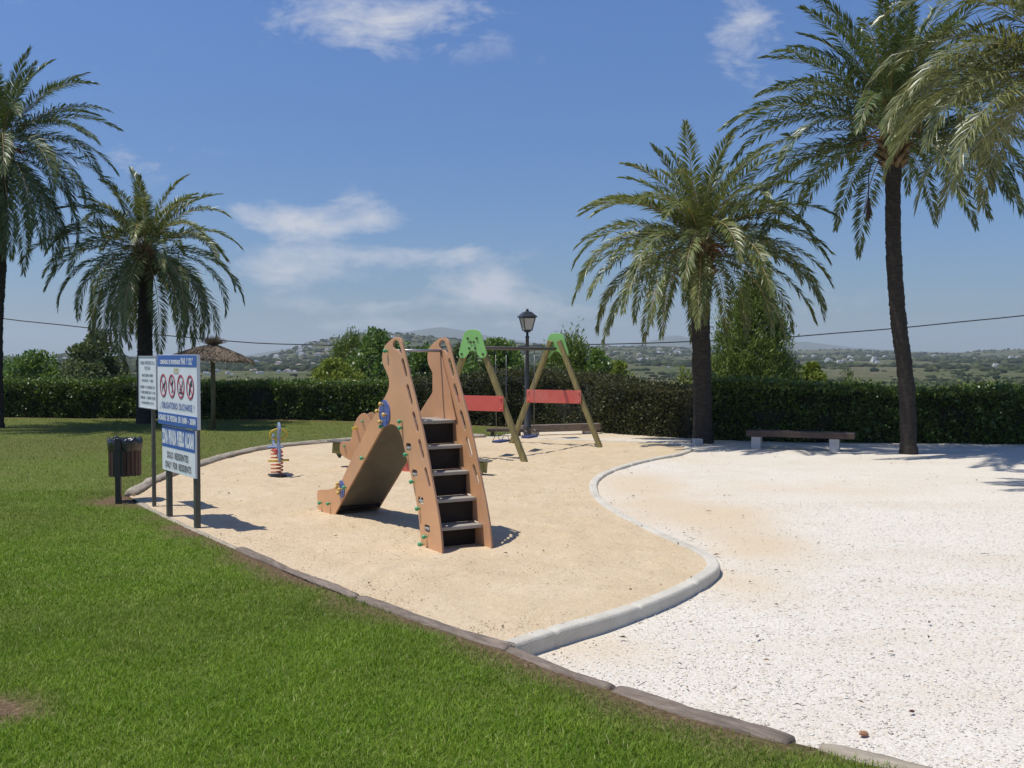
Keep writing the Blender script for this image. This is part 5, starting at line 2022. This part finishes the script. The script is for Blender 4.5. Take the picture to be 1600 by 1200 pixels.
# ------------------------------------------------------------------ trees and bushes beyond the hedge
def tree(name, label, cat, loc, height, radius, style, mat, n, leaf, seed, zlow=0.12, clumps=60, group=None):
    rs = np.random.default_rng(seed)
    E_ = empty(name, label, cat, loc, 0, group)
    m = MB()
    tips = []
    if style == 'shoots':  # many upright stems
        k = clumps
        a = rs.uniform(0, 6.28, k)
        r = radius * np.sqrt(rs.random(k))
        hh = height * (1 - 0.45 * (r / radius) ** 1.5) * rs.uniform(0.7, 1.04, k)
        P, D, = [], []
        for i in range(k):
            bx, by = 0.35 * r[i] * math.cos(a[i]), 0.35 * r[i] * math.sin(a[i])
            tx, ty = r[i] * math.cos(a[i]), r[i] * math.sin(a[i])
            m.tube([(bx, by, -0.2), ((bx + tx) * .5, (by + ty) * .5, hh[i] * .5), (tx, ty, hh[i] * .97)], [0.03, 0.02, 0.005], 5)
            q = int(n / k)
            t = rs.uniform(0.05, 1.0, q)
            c = np.column_stack([bx + (tx - bx) * t, by + (ty - by) * t, hh[i] * t])
            sp = 0.16 * radius * (1.15 - t)[:, None] + 0.03
            c += rs.normal(size=(q, 3)) * sp * np.array([1, 1, .6])
            P.append(c)
            D.append(rs.normal(size=(q, 3)) * .55 + np.array([0, 0, 1.0]))
        C, D = np.concatenate(P), np.concatenate(D)
    else:
        m.tube([(0, 0, -0.3), (radius * .04, 0, height * .4), (0, radius * .03, height * .92)], [0.05 * height ** .7, 0.035 * height ** .7, 0.006], 8)
        k = clumps
        t = rs.uniform(zlow, 1.0, k)
        t[: k // 4] = rs.uniform(zlow, 0.5, k // 4)
        if style == 'pine':
            env = np.interp(t, [0, .12, .3, .55, .8, 1.0], [.78, .97, 1.0, .86, .58, .14])
        elif style == 'round':
            env = np.interp(t, [0, .15, .4, .65, .85, 1.0], [.7, .95, 1.0, .86, .58, .12])
        else:
            env = np.interp(t, [0, .2, .5, .8, 1.0], [.85, 1, .95, .7, .2])
        a = rs.uniform(0, 6.283, k)
        rad = env * radius * np.sqrt(rs.uniform(0.12, 1.0, k))
        cc = np.column_stack([rad * np.cos(a), rad * np.sin(a), t * height])
        for i in range(k):
            zb = max(-0.1, cc[i, 2] - rad[i] * (0.75 if style == 'pine' else 0.9))
            zb = min(zb, height * .85)
            m.tube([(0, 0, zb), (cc[i, 0] * .55, cc[i, 1] * .55, zb + (cc[i, 2] - zb) * .45), tuple(cc[i])], [0.02 * height ** .5, 0.012 * height ** .5, 0.004], 5)
        q = max(4, n // k)
        cr = rs.uniform(0.08, 0.18, k) * radius + 0.03
        if style == 'pine':
            base = np.repeat(cc, q, 0)
            g = rs.normal(size=(k * q, 3))
            g[:, 2] = g[:, 2] * 1.5
            C = base + g * np.repeat(cr, q)[:, None] * .62
            D = rs.normal(size=(k * q, 3)) * .6 + np.array([0, 0, .9]) + np.column_stack([np.repeat(np.cos(a), q), np.repeat(np.sin(a), q), np.zeros(k * q)]) * .35
        else:
            base = np.repeat(cc, q, 0)
            g = rs.normal(size=(k * q, 3))
            g /= np.linalg.norm(g, axis=1)[:, None]
            C = base + g * (np.repeat(cr, q) * 1.15 * rs.uniform(.35, 1, k * q) ** .5)[:, None]
            D = g * .7 + rs.normal(size=(k * q, 3)) * .5 + np.array([0, 0, .2])
    m.build('trunk', M['bark'], E_)
    asp = {'pine': .26, 'shoots': .34}.get(style, .6)
    V, F = leaf_quads(C, D, rs.uniform(.6, 1.3, len(C)) * leaf, asp, rs)
    cid = np.repeat(rs.normal(0, .14, len(C) // 20 + 1), 20)[:len(C)]
    rn = np.clip(.15 + .7 * rs.random(len(C)) + cid, 0, 1)
    link_mesh('crown', np_mesh('crown', V, [F], {'rnd': np.repeat(rn, 4)}), mat, E_)
    return E_


def spot(px, ptop, Y, zbase=-0.5):
    x, y, z = AT(px, ptop, Y)
    return (x, Y, zbase), z - zbase


def plant(name, label, px, hw, ptop, Y, style, mat, n, leaf, seed, zbase=-0.5, clumps=60, cat='tree', zlow=0.12):
    loc, h = spot(px, ptop, Y, zbase)
    hw *= 1.22
    return tree(name, label, cat, loc, h, hw * Y / 1600.0, style, M[mat], n, leaf, seed, zlow, clumps)


plant('broadleaf_tree', 'low dark broadleaf tree behind the hedge at the far left', 48, 62, 561, 37.5, 'broad', 'broad_leaf', 10000, .15, 101, clumps=130)
plant('tamarisk_tree', 'rounded grey green tree with feathery top left of the sign', 148, 42, 526, 37, 'round', 'grey_leaf', 14000, .13, 102, clumps=120)
plant('shrub', 'thin yellowish shrub beside the left palm trunk', 188, 14, 575, 36.5, 'shoots', 'lime_leaf', 900, .11, 103, clumps=14, cat='shrub')
plant('broadleaf_tree', 'dense round leaved tree directly left of the slide top', 592, 56, 526, 35.5, 'broad', 'broad_leaf', 12000, .13, 104, clumps=120)
plant('pine_tree', 'pale green young pine against the hillside left of the slide', 546, 44, 527, 36.5, 'pine', 'pine_leaf', 9500, .13, 105, clumps=110)
plant('shrub', 'bright yellow green shrub rising over the hedge left of the slide', 524, 46, 568, 34.2, 'broad', 'lime_leaf', 11000, .11, 106, clumps=150, cat='shrub')
plant('broadleaf_tree', 'dark leafy tree seen between the two slide panels', 664, 46, 547, 35.2, 'broad', 'broad_leaf', 12000, .13, 107, clumps=150)
plant('shrub', 'greyish bush beside the right slide panel', 716, 30, 546, 36, 'round', 'grey_leaf', 6500, .13, 108, clumps=90, cat='shrub')
plant('cypress_tree', 'narrow pointed dark tree just right of the green swing plate', 783, 18, 517, 35, 'shoots', 'pine_leaf', 6000, .14, 109, clumps=24)
plant('broadleaf_tree', 'broad leafy bush under the swing beam', 775, 60, 540, 34.3, 'broad', 'broad_leaf', 13000, .13, 110, clumps=160)
plant('willow_shrub', 'feathery light green shrub with tall upright shoots right of the lamp', 892, 50, 531, 33, 'pine', 'pine_leaf', 17000, .15, 111, clumps=150, cat='shrub')
plant('shrub', 'rounded leafy bush right of the far swing frame', 938, 36, 553, 32.4, 'broad', 'broad_leaf', 8500, .12, 112, clumps=110, cat='shrub')
plant('shrub', 'low yellowish bush sloping down right of the leafy bush', 966, 28, 571, 31.8, 'round', 'lime_leaf', 4500, .11, 113, clumps=70, cat='shrub')
plant('shrub', 'light green upright shrub left of the middle palm trunk', 1066, 18, 566, 30, 'shoots', 'lime_leaf', 4500, .12, 114, clumps=40, cat='shrub')
plant('pine_tree', 'big bushy pine tree between the middle palm and the tall palm', 1176, 60, 450, 29, 'pine', 'pine_leaf', 42000, .13, 115, zbase=-0.3, clumps=300, zlow=0.05)
plant('shrub', 'small dark bare topped shrub at the right foot of the pine', 1243, 14, 552, 30, 'shoots', 'pine_leaf', 900, .11, 116, clumps=12, cat='shrub')
plant('shrub', 'lime green bush right of the pine', 1268, 26, 570, 29.5, 'round', 'lime_leaf', 5000, .11, 117, clumps=80, cat='shrub')
plant('shrub', 'sparse twiggy sapling standing left of two thin saplings', 1288, 10, 566, 30, 'shoots', 'grey_leaf', 260, .11, 118, clumps=7, cat='shrub')
plant('shrub', 'thin olive sapling nearest to the tall palm trunk', 1322, 18, 559, 29.5, 'shoots', 'grey_leaf', 1600, .12, 119, clumps=16, cat='shrub')


# ------------------------------------------------------------------ palms
def frond_arrays(base, az, el0, L, droop, nl, Lmax, rs, curl=0.0, width=0.011, v_ang=0.45, hang=0.3, tint=0.0):
    n = 18
    t = np.linspace(0, 1, n)
    el = el0 - droop * t ** 1.35
    azz = az + curl * t
    st = L / (n - 1)
    T = np.column_stack([np.cos(el) * np.cos(azz), np.cos(el) * np.sin(azz), np.sin(el)])
    Pp = np.zeros((n, 3))
    Pp[1:] = np.cumsum((T[:-1] + T[1:]) * .5 * st, 0)
    Pp += base
    S = np.column_stack([-np.sin(azz), np.cos(azz), np.zeros(n)])
    Nn = np.cross(T, S)
    Nn = np.where((Nn[:, 2:3] < 0) & (np.abs(el)[:, None] < 1.5), -Nn, Nn)
    # rachis: flat triangular tube
    w = np.interp(t, [0, .08, 1], [.034, .018, .003])
    RV = np.stack([Pp + S * w[:, None], Pp + Nn * w[:, None] * .8, Pp - S * w[:, None]], 1).reshape(-1, 3)
    RF = []
    for i in range(n - 1):
        for j in range(3):
            a, b = i * 3 + j, i * 3 + (j + 1) % 3
            RF.append((a, b, b + 3, a + 3))
    # leaflets
    tt = np.tile(np.linspace(0.13, 0.985, nl), 2) + rs.normal(0, .006, nl * 2)
    tt = np.clip(tt, .1, 1)
    side = np.repeat([1., -1.], nl)
    ip = lambda A: np.stack([np.interp(tt, t, A[:, k]) for k in range(3)], 1)
    B, Tt, Ss, Nl = ip(Pp), ip(T), ip(S), ip(Nn)
    ang = np.interp(tt, [.1, .35, .8, 1], [1.05, .95, .62, .25]) + rs.normal(0, .09, len(tt))
    va = v_ang + rs.normal(0, .25, len(tt))
    D1 = Tt * np.cos(ang)[:, None] + (Ss * (side * np.cos(va))[:, None] + Nl * np.sin(va)[:, None]) * np.sin(ang)[:, None]
    D2 = D1 + np.array([0, 0, -1.]) * (hang * rs.uniform(.5, 1.4, len(tt)))[:, None]
    D2 /= np.linalg.norm(D2, axis=1)[:, None]
    ll = Lmax * np.interp(tt, [.1, .22, .45, .75, 1], [.45, .85, 1.0, .82, .42]) * rs.uniform(.85, 1.1, len(tt))
    Wv = Tt - D1 * np.sum(Tt * D1, 1)[:, None]
    Wv /= np.linalg.norm(Wv, axis=1)[:, None] + 1e-9
    Wv = Wv + Nl * rs.normal(0, .35, len(tt))[:, None]
    ww = width * rs.uniform(.8, 1.2, len(tt))
    Mid = B + D1 * (ll * .45)[:, None]
    LV = np.stack([B, Mid + Wv * ww[:, None], Mid + D2 * (ll * .55)[:, None], Mid - Wv * ww[:, None]], 1).reshape(-1, 3)
    LF = np.arange(len(tt) * 4).reshape(-1, 4)
    rl = np.clip(rs.random(len(tt)) * .62 + tint + rs.normal(0, .05), 0, .9)
    return RV, np.array(RF), LV, LF, np.repeat(rl, 4)


def palm(label, loc, trunk, r_base, r_top, crown_z, R_len, n, seed, mat, el_hi=84, el_lo=-28, extra=(), nl=62, lmax=0.46, boots=True, skip=None, width=0.0115, drop=1.0, lenjit=0.12, tint=0.0):
    rs = np.random.default_rng(seed)
    P_ = empty('palm_tree', label, 'palm tree', loc)
    # trunk with leaf-scar rings
    pts = catmull(trunk, False, 8)
    pts = np.array(pts)
    H = pts[-1, 2]
    nz_ = int(H / 0.045)
    zs_ = np.linspace(pts[0, 2], H, nz_)
    cx, cy = np.interp(zs_, pts[:, 2], pts[:, 0]), np.interp(zs_, pts[:, 2], pts[:, 1])
    nseg = 28
    V = []
    for i, z in enumerate(zs_):
        f = (z - zs_[0]) / (H - zs_[0])
        r = r_base + (r_top - r_base) * min(1, f * 1.15)
        if z < 0.35:
            r += 0.18 * r_base * (1 - max(z, 0) / 0.35) ** 2
        for j in range(nseg):
            a = 2 * math.pi * j / nseg
            ph = (z * 6.2 + ((j % 4) / 4.0)) % 1.0
            bumpv = 0.13 * (1 - ph) + 0.14 * mn.noise(Vector((math.cos(a) * 2.6, math.sin(a) * 2.6, z * 4 + seed)))
            rr_ = r * (0.93 + bumpv + (0.05 if (z * 11) % 1.0 < 0.3 else 0.0))
            V.append((cx[i] + rr_ * math.cos(a), cy[i] + rr_ * math.sin(a), z))
    I = np.arange(nz_ * nseg).reshape(nz_, nseg)
    F = np.stack([I[:-1], np.roll(I, -1, 1)[:-1], np.roll(I, -1, 1)[1:], I[1:]], -1).reshape(-1, 4)
    link_mesh('trunk', np_mesh('trunk', V, [F], None, False), M['palm_trunk'], P_)
    top = np.array([cx[-1], cy[-1], crown_z])
    # old leaf bases round the head
    m = MB()
    for i in range(64):
        a = i * 2.39996
        q = i / 64
        z = crown_z - 0.62 + 0.75 * q
        rb = r_top * (1.0 + 0.25 * math.sin(q * 3.14))
        el = R(35 + 38 * q)
        ln_ = rs.uniform(.16, .34)
        d = Vector((math.cos(a) * math.cos(el), math.sin(a) * math.cos(el), math.sin(el)))
        b = Vector((top[0] + rb * .8 * math.cos(a), top[1] + rb * .8 * math.sin(a), z))
        m.tube([b, b + d * ln_ * .6, b + d * ln_], [.06, .045, .022], 5)
    m.tube([(top[0], top[1], crown_z - .7), (top[0], top[1], crown_z - .2), (top[0], top[1], crown_z + .35)], [r_top * .95, r_top * 1.15, r_top * .35], 14)
    m.build('leaf_bases', M['leaf_base'], P_)
    VV, FF, RR = [], [], []
    off = 0
    specs = []
    for i in range(n):
        q = (i + .5) / n
        az = i * 2.39996 + rs.normal(0, .12)
        el0 = R(el_hi + (el_lo - el_hi) * q ** 0.85) + rs.normal(0, .07)
        L = R_len * (0.72 + .28 * min(1, q * 2.6)) * (1 + rs.normal(0, lenjit * .5))
        dr = R(np.interp(q, [0, .25, .6, 1], [34, 78, 92, 62])) * drop * rs.uniform(.85, 1.15)
        specs.append((az, el0, L, dr))
    for s in extra:
        specs.append((R(s[0]), R(s[1]), s[2], R(s[3])))
    for k, (az, el0, L, dr) in enumerate(specs):
        if skip and skip(az, el0):
            continue
        base = top + np.array([math.cos(az), math.sin(az), 0]) * r_top * .55 + np.array([0, 0, (el0 / 1.5) * .25])
        old = k / max(1, n)
        RV, RF, LV, LF, rl = frond_arrays(base, az, el0, L, dr, nl, lmax * L / R_len, rs, rs.normal(0, .16), width, .42 - .25 * min(old, 1), .22 + .3 * min(old, 1), tint + .10 * min(old, 1))
        VV += [RV, LV]
        FF += [RF + off, LF + off + len(RV)]
        off += len(RV) + len(LV)
        RR += [np.full(len(RV), 0.98), rl]
    o = link_mesh('crown', np_mesh('crown', np.concatenate(VV), [np.concatenate(FF)], {'rnd': np.concatenate(RR)}), mat, P_)
    # orange-brown fruit stalks inside the crown
    m = MB()
    for i in range(16):
        a = rs.uniform(0, 6.28)
        b = Vector((top[0], top[1], crown_z + .02))
        l_ = rs.uniform(.45, .8)
        el = rs.uniform(-.1, .6)
        e1 = b + Vector((math.cos(a) * l_ * .6, math.sin(a) * l_ * .6, l_ * .6 * math.sin(el)))
        for q in range(5):
            a2 = a + rs.normal(0, .35)
            e2 = e1 + Vector((math.cos(a2) * .22, math.sin(a2) * .22, -.12 + rs.normal(0, .06)))
            m.tube([b, e1, e2], [.014, .01, .006], 4)
    m.build('fruit_stalks', M['fruit'], P_)
    return P_, top


# middle palm
palm('full middle palm with a straight dark trunk right of the swing', (4.36, 23.35, 0), [(0, 0, -0.15), (-0.02, 0, 1.2), (-0.06, 0, 2.6), (-0.08, 0, 4.2)], 0.215, 0.195, 4.38, 3.2, 76, 201, M['palm_leaf'], 87, -18, nl=100, lmax=.46, width=.015, drop=1.0, extra=[(-92, -32, 2.2, 35), (-108, -20, 2.4, 48)])
# tall palm
tall, top = palm('tallest palm with a thin leaning trunk standing on the gravel', (8.12, 20.9, 0), [(0, 0, -0.15), (-0.06, 0, 1.3), (-0.24, 0, 2.7), (-0.36, 0, 4.2), (-0.38, 0, 6.2)], 0.16, 0.145, 6.42, 3.6, 74, 202, M['palm_leaf_dark'], 87, -12, nl=100, lmax=.46, width=.0165, drop=.85, skip=lambda az, el: el < 0.25 and abs((az - R(208) + math.pi) % (2 * math.pi) - math.pi) < 0.55, extra=[(95, 86, 4.1, 24), (250, 79, 4.0, 30), (150, 74, 3.9, 36), (20, 76, 3.9, 34), (178, 22, 3.2, 55), (200, 8, 3.0, 50), (170, -4, 2.9, 45), (188, 38, 3.1, 62)])
m = MB()
bx, by, bz = top[0] - .62, top[1] - .35, 5.95
m.tube([(top[0] - .2, top[1] - .1, bz), (bx + .05, by, bz - .12), (bx, by, bz - .35), (bx, by, bz - .8)], .012, 6)
for i in range(26):
    a = random.uniform(0, 6.28)
    r_ = random.uniform(.02, .09)
    m.tube([(bx, by, bz - .78), (bx + r_ * .6 * math.cos(a), by + r_ * .6 * math.sin(a), bz - 1.0), (bx + r_ * math.cos(a), by + r_ * math.sin(a), bz - random.uniform(1.1, 1.27))], [.012, .014, .01], 5)
m.build('date_bunch', M['fruit_dry'], tall)
# left palm behind the sign
palm('bushy palm with arching fronds behind the notice sign', (-10.75, 29.9, 0), [(0, 0, -0.15), (0.02, 0, 1.5), (0.06, 0, 3.2), (0.1, 0, 4.8)], 0.215, 0.195, 4.95, 3.25, 66, 203, M['palm_leaf'], 84, -44, nl=112, lmax=.48, width=.0145, drop=1.08)
# palm at the left edge
palm('tall palm cut off by the left edge of the view', (-14.1, 28.0, 0), [(0, 0, -0.15), (0.0, 0, 2.5), (0.15, 0, 5.0), (0.2, 0, 7.4)], 0.17, 0.17, 7.6, 3.5, 56, 204, M['palm_leaf_dark'], 86, -40, nl=112, lmax=.5, width=.0145, extra=[(-8, 42, 3.3, 62), (5, 20, 3.4, 78), (-20, 5, 3.3, 80), (12, 60, 3.0, 40), (-30, -35, 3.4, 45), (-60, -45, 3.4, 40), (-85, -40, 3.4, 42), (10, -40, 3.2, 44)])
# palm at the right edge, only its fronds reach into view
palm('near palm whose pale fronds hang in from the top right corner', (8.35, 15.3, 0), [(0, 0, -0.15), (0.02, 0, 2.0), (-0.03, 0, 4.0), (0.0, 0, 5.75)], 0.22, 0.2, 6.05, 3.05, 52, 205, M['palm_leaf_pale'], 84, -10, nl=105, lmax=.52, width=.0125, extra=[(176, 38, 3.4, 100), (186, 24, 3.4, 95), (196, 10, 3.1, 80), (168, 8, 3.2, 85), (178, 55, 3.3, 95)])

# ------------------------------------------------------------------ small things lying about
for (px, py, r_, nm, lab, mt) in [(1425, 1111, .016, 'seed_husk', 'dark red seed husk lying on the white gravel', 'husk'), (1350, 1146, .027, 'dry_leaf', 'curled orange brown dry leaf near the log gap', 'dry_leaf')]:
    x, y = G(px, py, -0.08)
    m = MB()
    m.sphere((0, 0, 0), r_, (1.3, .8, .45), 10)
    for v in m.bm.verts:
        v.co *= 1 + .25 * mn.noise(v.co * 60)
    o = m.build(nm, M[mt])
    o.location = (x, y, -0.08)
    o.rotation_euler = (.2, .1, .6)
    tag(o, lab, 'debris')

# ------------------------------------------------------------------ air
mh, th_, oh = newmat('haze')
pv = th_.n('ShaderNodeVolumePrincipled')
pv.inputs['Color'].default_value = (0.80, 0.88, 1.0, 1)
pv.inputs['Density'].default_value = 0.00013
pv.inputs['Anisotropy'].default_value = 0.25
th_.l(pv.outputs[0], oh.inputs['Volume'])
m = MB()
m.box((0, 4700, 102), (24000, 9900, 240))
o = m.build('haze', mh)
kind(o, 'stuff')
